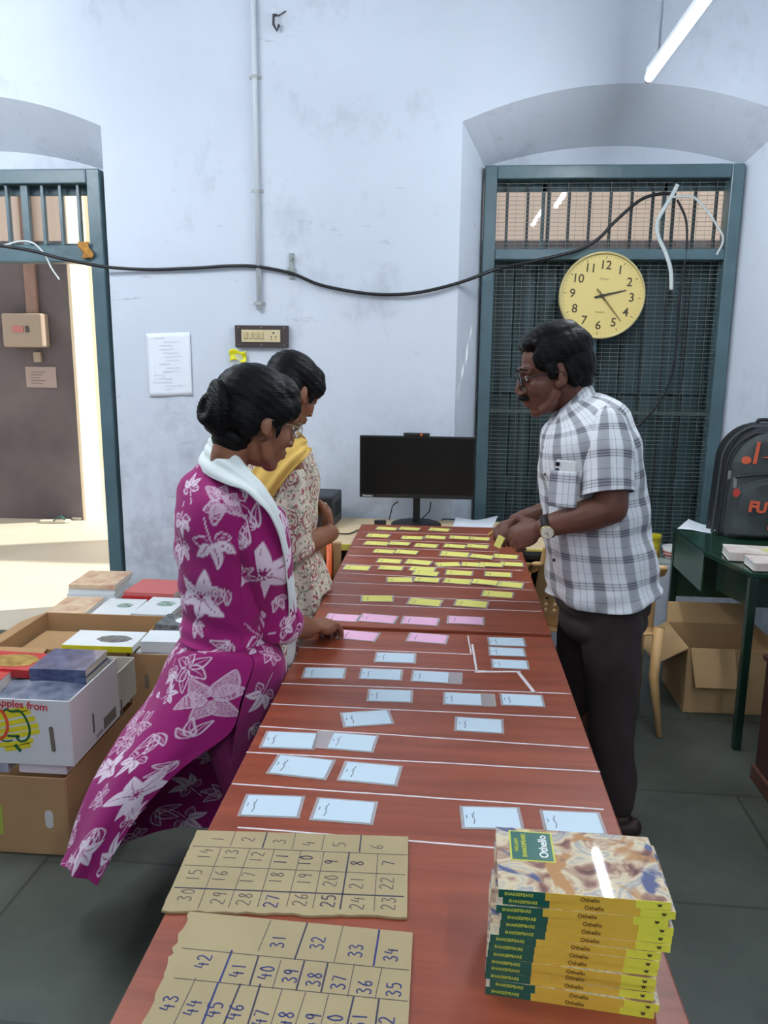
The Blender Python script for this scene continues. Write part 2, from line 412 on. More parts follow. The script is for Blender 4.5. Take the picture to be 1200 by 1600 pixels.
tube_lamp(-2.5, 2.45, 3.10, False, 'added tube light brightening the upper left wall, out of the picture')  # extra unseen lamp, added to brighten the upper left of the back wall
tube_lamp(.9, .1, 3.0, True, 'tube light over the near end of the table, out of the picture')
tube_lamp(-.4, -1.6, 3.0, False, 'tube light far behind the viewpoint, out of the picture')

# ================================================================ TABLES
def table_mat():
    m = bpy.data.materials.new('red_brown_laminate'); m.use_nodes = True; t = m.node_tree; L = t.links.new
    b = t.nodes['Principled BSDF']; b.inputs['Roughness'].default_value = .36; b.inputs['Specular IOR Level'].default_value = .5
    tc = nd(t, 'ShaderNodeTexCoord'); mp = nd(t, 'ShaderNodeMapping'); mp.inputs['Scale'].default_value = (1.2, 14, 3); L(tc.outputs['Object'], mp.inputs[0])
    n = nd(t, 'ShaderNodeTexNoise'); n.inputs['Scale'].default_value = 2.2; n.inputs['Detail'].default_value = 7; n.inputs['Distortion'].default_value = .6; L(mp.outputs[0], n.inputs['Vector'])
    r = nd(t, 'ShaderNodeValToRGB'); r.color_ramp.elements[0].position = .28; r.color_ramp.elements[1].position = .75
    r.color_ramp.elements[0].color = (*lin((122, 56, 36)), 1); r.color_ramp.elements[1].color = (*lin((158, 79, 52)), 1); L(n.outputs['Fac'], r.inputs[0])
    L(r.outputs[0], b.inputs['Base Color']); return m
TAB = table_mat(); TLEG = pbr('table_leg_steel', (40, 38, 38), .4, .4)
CHALK = pbr('chalk_white', (214, 208, 208), .8, var=.12, scale=60)
TX0, TX1, TZ = -.405, .325, .75
def make_table(y0, y1, label, zt=TZ):
    t = thing('wooden_table', label, 'table', ((TX0+TX1)/2, (y0+y1)/2, 0), group='tables pushed end to end')
    MB().box(TX0, TX1, y0, y1, zt-.028, zt).build('tabletop', TAB, t, bevel=.003)
    b = MB(); i = .07
    b.box(TX0+i, TX1-i, y0+i, y0+i+.02, zt-.10, zt-.028); b.box(TX0+i, TX1-i, y1-.25, y1-.23, zt-.10, zt-.028)
    b.box(TX0+i, TX0+i+.02, y0+i, y1-.23, zt-.10, zt-.028); b.box(TX1-i-.02, TX1-i, y0+i, y1-.23, zt-.10, zt-.028)
    b.build('apron', TLEG, t)
    for x in (TX0+.08, TX1-.08):
        for y in (y0+.08, y1-.26): MB().box(x-.02, x+.02, y-.02, y+.02, 0, zt-.03).build('leg', TLEG, t, bevel=.003)
    return t
tnear = make_table(.74, 2.290, 'red-brown laminate table in front, carrying blue and pink cards and number sheets')
tfar = make_table(2.298, 3.752, 'red-brown laminate table reaching to the monitor desk, covered with yellow cards', TZ+.009)
def chalk(parent, lines, z, sc, ox, oy):
    b = MB()
    for ln in lines:
        w = ln[4] if len(ln) > 4 else .0042
        a = on_z(ox+ln[0]/sc, oy+ln[1]/sc, z); c = on_z(ox+ln[2]/sc, oy+ln[3]/sc, z); n = 14; pts = []
        for i in range(n+1):
            p = a.lerp(c, i/n); pts.append((min(max(p.x, TX0), TX1), p.y+.0016*noise.noise(Vector((p.x*9, p.y*7, 3)))))
        b.stroke(pts, w, z, .0004)
    b.build('chalk_lines', CHALK, parent)
chalk(tnear, [(205, 95, 822, 121), (810, 55, 822, 118, .004), (826, 85, 842, 184, .006), (165, 152, 905, 182), (835, 184, 1000, 183, .009), (990, 183, 1050, 260, .009),
  (135, 226, 1180, 263), (100, 300, 1200, 350), (50, 380, 1245, 458), (0, 473, 1290, 545), (-40, 588, 1300, 680), (-20, 745, 1310, 850)], TZ, 2.3077, 380, 970)
chalk(tfar, [(255, 93, 850, 106), (238, 127, 860, 150), (213, 163, 900, 187), (190, 203, 1010, 229), (160, 245, 1012, 274), (150, 285, 1045, 331), (128, 330, 1062, 366),
  (88, 385, 1108, 424), (73, 428, 1097, 466)], TZ+.009, 3.0, 480, 800)

# ================================================================ CARDS
SLEEVE = pbr('clear_lamination', (205, 200, 200), .18, alpha=.42, coat=.3)
INK = pbr('dark_ink', (60, 62, 78), .7)
PAPERS = {'yellow': pbr('yellow_card_paper', (228, 220, 112), .55), 'pink': pbr('pink_card_paper', (232, 178, 206), .55), 'blue': pbr('pale_blue_card_paper', (196, 214, 224), .5)}
def squiggle(b, x, y, length, hgt, w, z, seed):
    rnd = random.Random(seed); n = int(length/.0035); pts = []
    for i in range(n+1): pts.append((x+rnd.uniform(-hgt, hgt), y+length*i/n))
    b.stroke([tuple(p) for p in smoothpts([(p[0], p[1], 0) for p in pts], 2)], w, z, .0002)
def make_card(colour):
    t = thing('laminated_card', 'x', 'card', (0, 0, 0))
    W2, D2 = (.056, .0365)
    MB().box(-W2, W2, -D2, D2, 0, .0007).build('lamination_sleeve', SLEEVE, t, world=False)
    m = .006
    MB().box(-W2+m, W2-m, -D2+.0045, D2-.0045, .0008, .0011).build('paper_slip', PAPERS[colour], t, world=False)
    b = MB(); squiggle(b, -.032, -.022, .040, .0030, .0013, .0012, colour+'a'); squiggle(b, -.044, -.004,   .010, .0022, .0014, .0012, colour+'b')
    b.build('handwriting', INK, t, world=False)
    return t
masters = {c: make_card(c) for c in PAPERS}; used = {c: False for c in PAPERS}
ADJ = {'yellow': 'yellow laminated card', 'pink': 'pink laminated card', 'blue': 'pale blue laminated card'}
def place_card(colour, pl, pr, z, label, group, sc=1.0, tilt=0.0):
    a = on_z(*pl, z); c = on_z(*pr, z); mid = (a+c)/2; rz = math.atan2(c.y-a.y, c.x-a.x)
    rot = (0, tilt, rz); mid.z = z
    if not used[colour]:
        o = masters[colour]; used[colour] = True; o.location = mid; o.rotation_euler = rot; o['label'] = label; o['group'] = group
    else: o = dup(masters[colour], mid, rot, label, group)
    s = (c-a).length/.112
    s = min(max(s, .86), 1.12)*sc
    o.scale = (s, s, 1)
    return o
ZT2 = TZ+.0096
rows = [  # centre x, y, half width, tilt in pixels over the half width (crop coordinates, x3 from 480,800)
 [(372, 78, 50, 1), (480, 79, 50, 1), (620, 83, 50, 2)],
 [(333, 111, 56, 1), (492, 121, 52, 0), (601, 119, 51, 1), (714, 120, 49, 1), (806, 125, 46, 1)],
 [(325, 147, 58, 1), (432, 148, 50, 1), (558, 158, 56, 2), (692, 160, 54, 2), (798, 161, 54, 2)],
 [(362, 185, 52, 1), (465, 188, 56, 3), (692, 198, 76, 2), (818, 209, 56, 5), (930, 209, 60, 2)],
 [(385, 230, 59, 1), (522, 236, 62, 4), (660, 246, 60, -7), (780, 247, 60, 1), (862, 247, 58, 1), (958, 245, 56, 1)],
 [(233, 262, 63, 1), (392, 262, 59, 1), (540, 268, 62, 2), (556, 288, 62, 3), (712, 286, 66, 1), (895, 293, 66, 1)],
 [(434, 318, 64, -4), (560, 318, 62, 2), (705, 325, 68, 4), (833, 329, 64, 5), (945, 341, 70, 5)],
 [(893, 386, 76, 4)],
 [(328, 406, 78, -5), (552, 423, 80, 5), (770, 430, 80, 5)]]
for ri, row in enumerate(rows):
    for ci, (cx, cy, hw, dy) in enumerate(row):
        dy0 = hw*0.045+dy*.6
        x0, y0 = 480+(cx-hw)/3, 800+(cy-dy0)/3; x1, y1 = 480+(cx+hw)/3, 800+(cy+dy0)/3
        rn = 'row nearest the monitor' if ri == 0 else f'{ORD[ri]} row counted from the monitor'
        if len(row) == 1: lb = 'lone yellow laminated card in the row two rows behind the pink cards'
        else: lb = f'yellow laminated card, {ORD[ci]} from the left in the {rn}'
        place_card('yellow', (x0, y0), (x1, y1), ZT2+.0006+.0014*(ci % 2)+(.0022 if (ri, ci) in ((5, 3), (3, 3), (4, 4)) else 0), lb, 'yellow cards on the far table')
for ci, (cx, cy, hw, dy) in enumerate([(165, 496, 78, 3), (333, 500, 88, 6), (530, 511, 88, 3), (743, 508, 88, 1)]):
    dy0 = hw*.045+dy*.5
    place_card('pink', (480+(cx-hw)/3, 800+(cy-dy0)/3), (480+(cx+hw)/3, 800+(cy+dy0)/3), ZT2+.0006,
        f'pink laminated card, {ORD[ci]} from the left in the row along the far table edge', 'pink cards')
for ci, (cx, cy, hw, dy) in enumerate([(240, 580, 92, 8), (565, 592, 95, 6)]):
    dy0 = hw*.045+dy*.5
    place_card('pink', (480+(cx-hw)/3, 800+(cy-dy0)/3), (480+(cx+hw)/3, 800+(cy+dy0)/3), TZ+.0008,
        'pink laminated card alone on the near table, '+('beside the hand of the woman in magenta' if ci == 0 else 'beside the vertical chalk line'), 'pink cards')
blue = [  # left mid, right mid in crop coordinates (x2.3077 from 380,970)
 ((882, 74, 1018, 78), 'top one of the three cards touching each other'), ((884, 110, 1018, 115), 'middle one of the three cards touching each other'),
 ((894, 154, 1030, 160), 'lowest of the three cards touching each other'), ((474, 131, 624, 136), 'alone in the row under the two pink cards'),
 ((215, 187, 370, 190), 'first from left in the row of three'), ((419, 190, 575, 196), 'middle one in the row of three'), ((606, 198, 765, 207), 'third in the row of three, sleeve showing at its right'),
 ((447, 268, 612, 273), 'first from left in the row below the row of three'), ((720, 279, 884, 286), 'with wide clear edge, beside the rightmost card of its row'),
 ((926, 283, 1085, 290), 'closest to the man in the brown trousers'), ((354, 358, 536, 346), 'tilted upward, beside the purple dress'), ((762, 371, 940, 382), 'right one in the row with the tilted card'),
 ((70, 427, 266, 435), 'closest to the purple dress, left of the clear-edged card'), ((285, 429, 480, 445), 'with a wide clear edge on its left side'),
 ((104, 515, 318, 538), 'left one of the slanting pair above the front row'), ((352, 540, 566, 560), 'right one of the slanting pair above the front row'),
 ((-6, 664, 214, 672), 'above the numbers 2 and 3 of the cardboard sheet'), ((252, 677, 478, 694), 'above the number 5 of the cardboard sheet'),
 ((783, 708, 1006, 714), 'just behind the stacked paperbacks, touching their left part'), ((1076, 722, 1300, 732), 'behind the right corner of the stacked paperbacks')]
for ci, ((a, b_, c, d_), lb) in enumerate(blue):
    o = place_card('blue', (380+a/2.3077, 970+b_/2.3077), (380+c/2.3077, 970+d_/2.3077), TZ+.0008+(.0012 if ci in (1,) else 0), 'pale blue laminated card '+lb, 'blue cards on the near table')
    if ci in (6, 8, 13):
        sg = -1 if ci == 13 else 1
        for ch in o.children:
            if 'sleeve' in ch.name: ch.scale.x = 1.16; ch.location.x = sg*.009
            else: ch.scale.x = .88; ch.location.x = -sg*.006

# ================================================================ NUMBER SHEETS
DIG = {'1': [[(.5, 0), (.5, 1)]], '2': [[(.1, .8), (.35, 1), (.75, .9), (.8, .65), (.45, .3), (.1, .03), (.95, .0)]],
 '3': [[(.1, .9), (.5, 1), (.8, .8), (.4, .55), (.85, .35), (.7, .05), (.35, 0), (.1, .12)]], '4': [[(.35, 1), (.1, .45), (.9, .45)], [(.72, .75), (.68, 0)]],
 '5': [[(.2, 1), (.15, .6), (.6, .62), (.85, .35), (.6, .02), (.1, .05)], [(.2, 1), (.8, 1)]], '6': [[(.7, 1), (.25, .6), (.15, .2), (.45, 0), (.8, .2), (.65, .48), (.2, .35)]],
 '7': [[(.1, .95), (.85, .95), (.4, 0)]], '8': [[(.5, .52), (.2, .75), (.5, 1), (.8, .78), (.5, .52), (.15, .22), (.5, 0), (.85, .25), (.5, .52)]],
 '9': [[(.78, .75), (.5, .5), (.2, .7), (.45, 1), (.75, .9), (.75, .5), (.65, 0)]], '0': [[(.5, 1), (.15, .6), (.25, .08), (.6, 0), (.85, .45), (.5, 1)]]}
KRAFT = pbr('brown_cardboard', (168, 150, 112), .85, var=.07, scale=7, bump=.15, bscale=14)
PEN = pbr('pencil_grey', (92, 84, 84), .8); PENB = pbr('blue_ink', (42, 52, 110), .7); PEND = pbr('dark_marker', (52, 52, 72), .7)
def jag(p, q, n, amp, seed):
    rnd = random.Random(seed); p = Vector(p); q = Vector(q); d = (q-p).normalized(); nn = Vector((-d.y, d.x)); out = []
    for i in range(n): out.append(tuple(p.lerp(q, i/n)+nn*rnd.uniform(-amp, amp)+d*rnd.uniform(-amp, amp)*.4))
    return out
def num_sheet(label, corners, jags, lines, nums, ztop, dh, dgap):
    z0 = TZ+.0006
    P = [on_z(x, y, ztop) for x, y in corners]; P2 = [(p.x, p.y) for p in P]; poly = []
    for i in range(len(P2)):
        a, c = P2[i], P2[(i+1) % len(P2)]; amp = jags[i]
        if amp: poly += [a]+jag(a, c, 26, amp, i+5)[1:]
        else: poly += [a, tuple((Vector(a)+Vector(c))/2)]
    cx = sum(p[0] for p in P2)/len(P2); cy = sum(p[1] for p in P2)/len(P2)
    t = thing('number_sheet', label, 'cardboard sheet', (cx, cy, z0), group='cardboard number sheets')
    bm = bmesh.new(); vs = [bm.verts.new((p[0]-cx, p[1]-cy, 0)) for p in poly]; f = bm.faces.new(vs)
    r = bmesh.ops.triangulate(bm, faces=[f]); r2 = bmesh.ops.extrude_face_region(bm, geom=bm.faces[:])
    bmesh.ops.translate(bm, verts=[v for v in r2['geom'] if isinstance(v, bmesh.types.BMVert)], vec=(0, 0, ztop-z0))
    bmesh.ops.recalc_face_normals(bm, faces=bm.faces[:])
    me = bpy.data.meshes.new('cardboard'); bm.to_mesh(me); bm.free(); me.materials.append(KRAFT)
    o = bpy.data.objects.new('cardboard', me); COL.objects.link(o); o.parent = t
    b = MB()
    for ln in lines:
        a = on_z(ln[0], ln[1], ztop); c = on_z(ln[2], ln[3], ztop); mi = ln[4] if len(ln) > 4 else 0
        b.stroke([(a.x, a.y), ((a.x+c.x)/2, (a.y+c.y)/2), (c.x, c.y)], (.0012, .0024, .0028)[mi], ztop+.0001, .0003, mi)
    b.build('ruled_lines', [PEN, PEND, PENB], t)
    b = MB()
    for s, px, py, mi in nums:   # digits read away from the viewer: up of the digit is -X, reading direction is +Y
        c = on_z(px, py, ztop); n = len(s); w = dh*.56; tot = n*w+(n-1)*dgap
        for k, ch in enumerate(s):
            for st in DIG[ch]:
                pts = [Vector((c.x+dh/2-v*dh+.0, c.y-tot/2+k*(w+dgap)+u*w, 0)) for u, v in st]
                pts = smoothpts(pts, 3) if len(pts) > 3 else pts
                b.stroke([(p.x, p.y) for p in pts], .0019 if mi else .0015, ztop+.0003, .0003, mi)
    b.build('handwritten_numbers', [PEN, PEND, PENB], t)
    return t
def q1(x, y): return (250+x/6, 1290+y/6)
def q2(x, y): return (440+x/5.854, 1290+y/5.854)
def q3(x, y): return (220+x/5.4545, 1420+y/5.4545)
def q4(x, y): return (430+x/5.4545, 1440+y/5.4545)
L1 = []
def ln(L, q, a, b_, c, d_, m=0, qq=None): p = q(a, b_); r = (qq or q)(c, d_); L.append((*p, *r, m))
ln(L1, q1, 305, 192, 1150, 270, 0, q2); ln(L1, q1, 225, 370, 1130, 450, 0, q2); ln(L1, q1, 135, 580, 1120, 650, 1, q2)
ln(L1, q1, 710, 55, 660, 190); ln(L1, q1, 1005, 65, 960, 210, 1); ln(L1, q2, 130, 70, 95, 215); ln(L1, q2, 395, 80, 365, 225); ln(L1, q2, 728, 90, 712, 242, 1)
ln(L1, q1, 575, 205, 355, 780); ln(L1, q1, 845, 210, 640, 770); ln(L1, q1, 1075, 215, 915, 760); ln(L1, q2, 180, 225, 45, 740); ln(L1, q2, 390, 235, 285, 750)
ln(L1, q2, 620, 240, 535, 765, 1); ln(L1, q2, 880, 255, 845, 780)
N1 = []
def nn(N, q, s, x, y, m=0): N.append((s, *q(x, y), m))
for s, x, y, m in (('1', 540, 127, 0), ('2', 825, 130, 0), ('3', 1120, 150, 0), ('14', 425, 265, 0), ('13', 665, 275, 0), ('12', 905, 295, 0), ('11', 1135, 315, 1), ('15', 320, 465, 0),
  ('16', 560, 475, 0), ('17', 820, 490, 0), ('18', 1090, 490, 0), ('30', 245, 650, 0), ('29', 550, 680, 0), ('28', 790, 690, 0), ('27', 1045, 710, 2)): nn(N1, q1, s, x, y, m)
for s, x, y, m in (('4', 250, 165, 0), ('5', 530, 175, 0), ('6', 870, 195, 0), ('10', 215, 320, 1), ('9', 455, 335, 1), ('8', 690, 345, 1), ('7', 975, 345, 1), ('19', 210, 490, 0),
  ('20', 445, 505, 0), ('21', 685, 525, 0), ('22', 960, 530, 0), ('26', 170, 680, 0), ('25', 425, 690, 1), ('24', 690, 710, 0), ('23', 975, 715, 0)): nn(N1, q2, s, x, y, m)
num_sheet('brown cardboard sheet ruled with the numbers 1 to 30, behind the other number sheet', [(308, 1297), (638, 1307), (636, 1433), (252, 1422)], [0, 0, .0028, .0005], L1, N1, TZ+.0045, .021, .004)
L2 = []
ln(L2, q3, 350, 335, 1140, 415, 0, q4); ln(L2, q3, 285, 590, 1130, 680, 0, q4)
ln(L2, q3, 1108, 100, 1000, 360); ln(L2, q4, 275, 10, 165, 325, 1); ln(L2, q4, 578, 38, 502, 345); ln(L2, q4, 888, 70, 838, 378, 2)
ln(L2, q3, 778, 355, 670, 625, 2); ln(L2, q3, 1005, 400, 925, 655, 1); ln(L2, q3, 1195, 440, 1120, 685); ln(L2, q4, 250, 335, 180, 580, 1); ln(L2, q4, 448, 355, 390, 605, 1)
ln(L2, q4, 675, 360, 615, 645); ln(L2, q4, 908, 400, 850, 660)
for (a, b_, c, d_, m) in ((470, 590, 230, 1090, 0), (660, 630, 470, 1120, 2), (850, 640, 650, 1120, 1), (1020, 640, 870, 1120, 1)): ln(L2, q3, a, b_, c, d_, m)
for (a, b_, c, d_, m) in ((60, 575, -80, 1010, 0), (260, 600, 130, 1010, 0), (455, 620, 350, 1030, 0), (670, 640, 575, 1040, 1), (885, 655, 830, 1060, 1)): ln(L2, q4, a, b_, c, d_, m)
N2 = []
for s, x, y in (('31', 1170, 280), ('42', 530, 450), ('41', 825, 525), ('40', 1065, 545), ('43', 240, 805), ('44', 440, 845), ('45', 625, 860), ('46', 800, 880), ('47', 1020, 930)): nn(N2, q3, s, x, y, 2)
for s, x, y in (('32', 360, 185), ('33', 685, 250), ('34', 985, 285), ('39', 130, 465), ('38', 330, 495), ('37', 540, 520), ('36', 760, 560), ('35', 1010, 580), ('48', 85, 835), ('49', 320, 850),
   ('50', 500, 860), ('51', 715, 850), ('52', 945, 880)): nn(N2, q4, s, x, y, 2)
num_sheet('torn brown cardboard sheet ruled with the numbers from 31 up, at the near table end', [(296, 1424), (645, 1457), (636, 1640), (205, 1640)], [0, 0, 0, .0035], L2, N2, TZ+.0045, .019, .003)

# ================================================================ PLAY PAPERBACKS
PAGE = pbr('page_edges', (222, 216, 196), .8, var=.06, scale=3, stretch=(1, 1, 120))
def cover_art():
    m = bpy.data.materials.new('painted_cover_art'); m.use_nodes = True; t = m.node_tree; L = t.links.new
    b = t.nodes['Principled BSDF']; b.inputs['Roughness'].default_value = .5; b.inputs['Specular IOR Level'].default_value = .2; b.inputs['Coat Weight'].default_value = .45; b.inputs['Coat Roughness'].default_value = .035
    tc = nd(t, 'ShaderNodeTexCoord'); n = nd(t, 'ShaderNodeTexNoise'); n.inputs['Scale'].default_value = 17; n.inputs['Detail'].default_value = 5; n.inputs['Distortion'].default_value = 1.6
    L(tc.outputs['Object'], n.inputs['Vector'])
    r = nd(t, 'ShaderNodeValToRGB'); e = r.color_ramp.elements; e[0].position = .30; e[1].position = .72
    e[0].color = (*lin((84, 52, 50)), 1); e[1].color = (*lin((214, 200, 166)), 1)
    for p, c in ((.40, (140, 100, 86)), (.46, (186, 158, 130)), (.52, (212, 196, 162)), (.60, (160, 156, 156))): x = e.new(p); x.color = (*lin(c), 1)
    L(n.outputs['Fac'], r.inputs[0])
    n2 = nd(t, 'ShaderNodeTexNoise'); n2.inputs['Scale'].default_value = 12; n2.inputs['Detail'].default_value = 2; n2.inputs['Distortion'].default_value = 2.0
    mp = nd(t, 'ShaderNodeMapping'); mp.inputs['Location'].default_value = (3, 5, 1); L(tc.outputs['Object'], mp.inputs[0]); L(mp.outputs[0], n2.inputs['Vector'])
    r2 = nd(t, 'ShaderNodeValToRGB'); e = r2.color_ramp.elements; r2.color_ramp.interpolation = 'LINEAR'; e[0].position = .60; e[1].position = .66; e[0].color = (0, 0, 0, 1); e[1].color = (1, 1, 1, 1); L(n2.outputs['Fac'], r2.inputs[0])
    x = nd(t, 'ShaderNodeMix'); x.data_type = 'RGBA'; L(r2.outputs[0], x.inputs[0]); L(r.outputs[0], x.inputs[6]); x.inputs[7].default_value = (*lin((86, 92, 128)), 1)
    r3 = nd(t, 'ShaderNodeValToRGB'); e = r3.color_ramp.elements; e[0].position = .34; e[1].position = .40; e[0].color = (1, 1, 1, 1); e[1].color = (0, 0, 0, 1); L(n2.outputs['Fac'], r3.inputs[0])
    y = nd(t, 'ShaderNodeMix'); y.data_type = 'RGBA'; L(r3.outputs[0], y.inputs[0]); L(x.outputs[2], y.inputs[6]); y.inputs[7].default_value = (*lin((180, 132, 84)), 1)
    L(y.outputs[2], b.inputs['Base Color']); return m
ART = cover_art()
GREEN = pbr('dark_green_print', (20, 92, 78), .3, coat=.3); GOLD = pbr('mustard_print', (228, 184, 66), .35, coat=.3); LIME = pbr('yellow_print', (234, 228, 76), .35, coat=.3)
LGREEN = pbr('lime_lettering', (196, 200, 70), .5); DBR = pbr('brown_lettering', (110, 74, 24), .6); WHT = pbr('white_lettering', (240, 242, 238), .5)
def make_play(Lx=.213, D=.137, T=.0112):
    t = thing('paperback_book', 'x', 'book', (0, 0, 0))
    b = MB(); c = .0004
    b.box(0, Lx, 0, D, 0, c, 0); b.box(0, Lx, 0, D, T-c, T, 0)
    b.box(0, Lx*.275, -c, 0, 0, T, 1); b.box(Lx*.275, Lx*.80, -c, 0, 0, T, 2); b.box(Lx*.80, Lx, -c, 0, 0, T, 3)
    b.build('cover', [ART, GREEN, GOLD, LIME], t, world=False)
    MB().box(.001, Lx-.001, .0003, D-.001, c, T-c).build('pages', PAGE, t, world=False)
    M = lambda x, z: Matrix.Translation((x, -c-.0002, z)) @ Matrix.Rotation(R_(90), 4, 'X')
    b = MB(); g = text_geo('SHAKESPEARE', .0058, .0001); b.add(*g, 0, M(Lx*.12, T*.5))
    g = text_geo('Othello', .0078, .00012); b.add(*g, 1, M(Lx*.535, T*.5)); g = text_geo('W', .0048, .0004); b.add(*g, 2, M(Lx*.935, T*.5))
    b.build('spine_lettering', [LGREEN, DBR, pbr('black_lettering', (40, 40, 30), .6)], t, world=False)
    return t
TB = .0112; offs = [.000, .006, -.002, .005, .004, .003, -.008, -.0095, -.0105, -.012, -.012, -.0125, -.006, -.011]   # from the top book down
base = on_z(756, 1552, TZ); bx0 = base.x+.012; by0 = base.y; nbk = 14
play = make_play()
for k in range(nbk):
    i = nbk-1-k   # k counts up from the table
    rnd = random.Random(k+3)
    loc = (bx0+offs[i]+.001, by0+rnd.uniform(-.0015, .0015)-.0005*k, TZ+.0006+k*(TB+.0003))
    rot = (0, 0, R_(-1.5-4.5*i/13+rnd.uniform(-.7, .7)))
    lb = 'play paperback at the top of the stack, painted front cover showing' if i == 0 else ('lowest play paperback of the stack, lying on the table' if i == 13 else f'play paperback, {ORD[i]} from the top of the stack on the table')
    o = play if k == 0 else dup(play, loc, rot, lb, 'play paperbacks in the stack')
    o.location = loc; o.rotation_euler = rot; o['label'] = lb; o['group'] = 'play paperbacks in the stack'
# the title plate shows on the top copy
top = o; b = MB(); z = TB+.0001
b.box(.018, .078, .062, .130, z, z+.0002, 0); b.box(.0205, .0755, .0645, .1275, z+.0002, z+.0004, 1)
b.build('title_plate', [LGREEN, GREEN], top, world=False)
b = MB(); RM = lambda x, y: Matrix.Translation((x, y, z+.0006)) @ Matrix.Rotation(R_(90), 4, 'Z')
b.add(*text_geo('WILLIAM', .0075), 0, RM(.0275, .096)); b.add(*text_geo('SHAKESPEARE', .0085, .0001), 0, RM(.038, .096)); b.add(*text_geo('Othello', .0165, .0002), 1, RM(.064, .096))
b.build('title_lettering', [LGREEN, WHT], top, world=False)

# ================================================================ DESK WITH MONITOR
DZ = .70
PALE = pbr('pale_wood_laminate', (222, 196, 154), .45, var=.06, scale=3, stretch=(1, 10, 1))
t = thing('computer_desk', 'pale wooden desk with yellow front edge against the blue wall', 'desk', (-.22, 3.87, 0))
MB().box(-1.0, .50, 3.585, 4.165, DZ-.028, DZ).build('desktop', PALE, t, bevel=.002)
MB().box(-1.0, .50, 3.572, 3.585, DZ-.03, DZ).build('front_edge', pbr('yellow_edge_band', (206, 186, 84), .5), t, bevel=.002)
DK = pbr('dark_panel', (44, 46, 50), .6)
MB().box(-.99, -.965, 3.6, 4.14, 0, DZ-.028).build('side_panel', DK, t); MB().box(.465, .49, 3.6, 4.14, 0, DZ-.028).build('side_panel', DK, t)
MB().box(-.965, .465, 3.98, 4.0, .3, DZ-.028).build('back_panel', DK, t)
BLK = pbr('black_plastic', (22, 23, 25), .42); BLK2 = pbr('black_matte', (16, 17, 19), .55, bump=.1)
my = 4.0; p0 = on_y(562, 680, my); p1 = on_y(741, 781, my)
mx0, mx1, mz1, mz0 = p0.x, p1.x, p0.z, p1.z; mcx = (mx0+mx1)/2+.0
t = thing('computer_monitor', 'switched-off black monitor standing on the pale desk', 'monitor', (mcx, my, DZ))
MB().box(mx0, mx1, my, my+.018, mz0, mz1).build('screen_housing', BLK, t, bevel=.004)
MB().box(mx0+.008, mx1-.008, my-.0015, my-.0003, mz0+.022, mz1-.008).build('screen', pbr('dark_screen', (12, 13, 12), .28, spec=.3), t)
MB().box(mx0+.004, mx1-.004, my-.003, my, mz0+.002, mz0+.017).build('chin_bezel', pbr('bezel_black', (28, 29, 31), .35), t, bevel=.001)
b = MB(); b.add(*text_geo('ThinkVision', .011, .0002), 0, Matrix.Translation((mx0+.042, my-.0036, mz0+.0095)) @ Matrix.Rotation(R_(90), 4, 'X')); b.build('maker_lettering', WHT, t)
MB().box(mcx-.12, mcx+.12, my+.018, my+.05, mz0+.06, mz1-.06).build('rear_housing', BLK, t, bevel=.008)
sx = on_y(650, 800, my).x
MB().box(sx-.018, sx+.018, my+.05, my+.075, DZ+.012, mz0+.2).build('stand_column', BLK, t, bevel=.004)
MB().lathe([(.13, 0), (.13, .005), (.122, .010), (.03, .013)], 48, M=Matrix.Translation((sx, my+.04, DZ))).build('stand_base', BLK, t, True)
wp = on_y(651, 677, my)
t = thing('webcam', 'small black webcam with orange dot on top of the monitor', 'webcam', (wp.x, my+.01, mz1))
MB().box(wp.x-.066, wp.x+.066, my-.006, my+.02, mz1+.001, mz1+.016).build('webcam_body', BLK, t, bevel=.004)
MB().box(wp.x+.018, wp.x+.03, my-.0085, my-.0062, mz1+.002, mz1+.014).build('orange_mark', pbr('orange_dot', (214, 96, 44), .5), t)
MB().box(wp.x-.02, wp.x+.02, my+.018, my+.03, mz1-.02, mz1+.008).build('clip', BLK, t, bevel=.002)
# power supply box
pa = on_z(496, 824, DZ); T = Matrix.Translation((-.622, 3.92, DZ)) @ Matrix.Rotation(R_(-4), 4, 'Z')
t = thing('backup_power_unit', 'black power backup unit with a white mark, on desk beside the monitor', 'power unit', (-.622, 3.92, DZ))
MB().box(-.06, .06, -.02, .20, .004, .165, M=T).build('housing', pbr('charcoal_housing', (44, 48, 52), .5, bump=.15), t, bevel=.008)
MB().box(-.052, .052, -.026, -.018, .012, .155, M=T).build('front_panel', BLK2, t, bevel=.004)
MB().lathe([(.012, 0), (.012, .003)], 20, M=T @ Matrix.Translation((.02, -.026, .122)) @ Matrix.Rotation(R_(90), 4, 'X')).build('power_button', WHT, t)
b = MB()
for i in range(9): b.box(.0598, .0612, .02+.018*i, .028+.018*i, .05, .125, M=T)
b.build('side_vent', BLK2, t)
def cable(name, label, pts, r, mat, cat='cable', n=6, flat=None, upv=None, group=None):
    return tag(MB().tube(smoothpts(pts, 6), r, n, flat=flat, upv=upv).build(name, mat, None, True), label, cat, group)
CB = pbr('black_cable', (20, 21, 24), .45)
z = DZ+.005
cable('power_cable', 'thin black cable curling over the pale desk beside the table edge', [on_z(525, 833, z), on_z(545, 834, z), on_z(560, 828, z), on_z(578, 823, z), on_z(590, 819, z)], .0035, CB)
T = Matrix.Translation(on_z(594, 816, DZ+.012)) @ Matrix.Rotation(R_(12), 4, 'Z')
tag(MB().box(-.03, .03, -.013, .013, -.0115, .0115, M=T).build('power_adapter', BLK, bevel=.003), 'small black power adapter lying on the pale desk', 'power adapter')
cable('monitor_cable', 'black cable hanging behind the monitor, left of its stand', [on_y(622, 784, 4.07), on_y(614, 790, 4.1), on_y(611, 800, 4.12), on_y(608, 812, 4.1)], .003, CB)
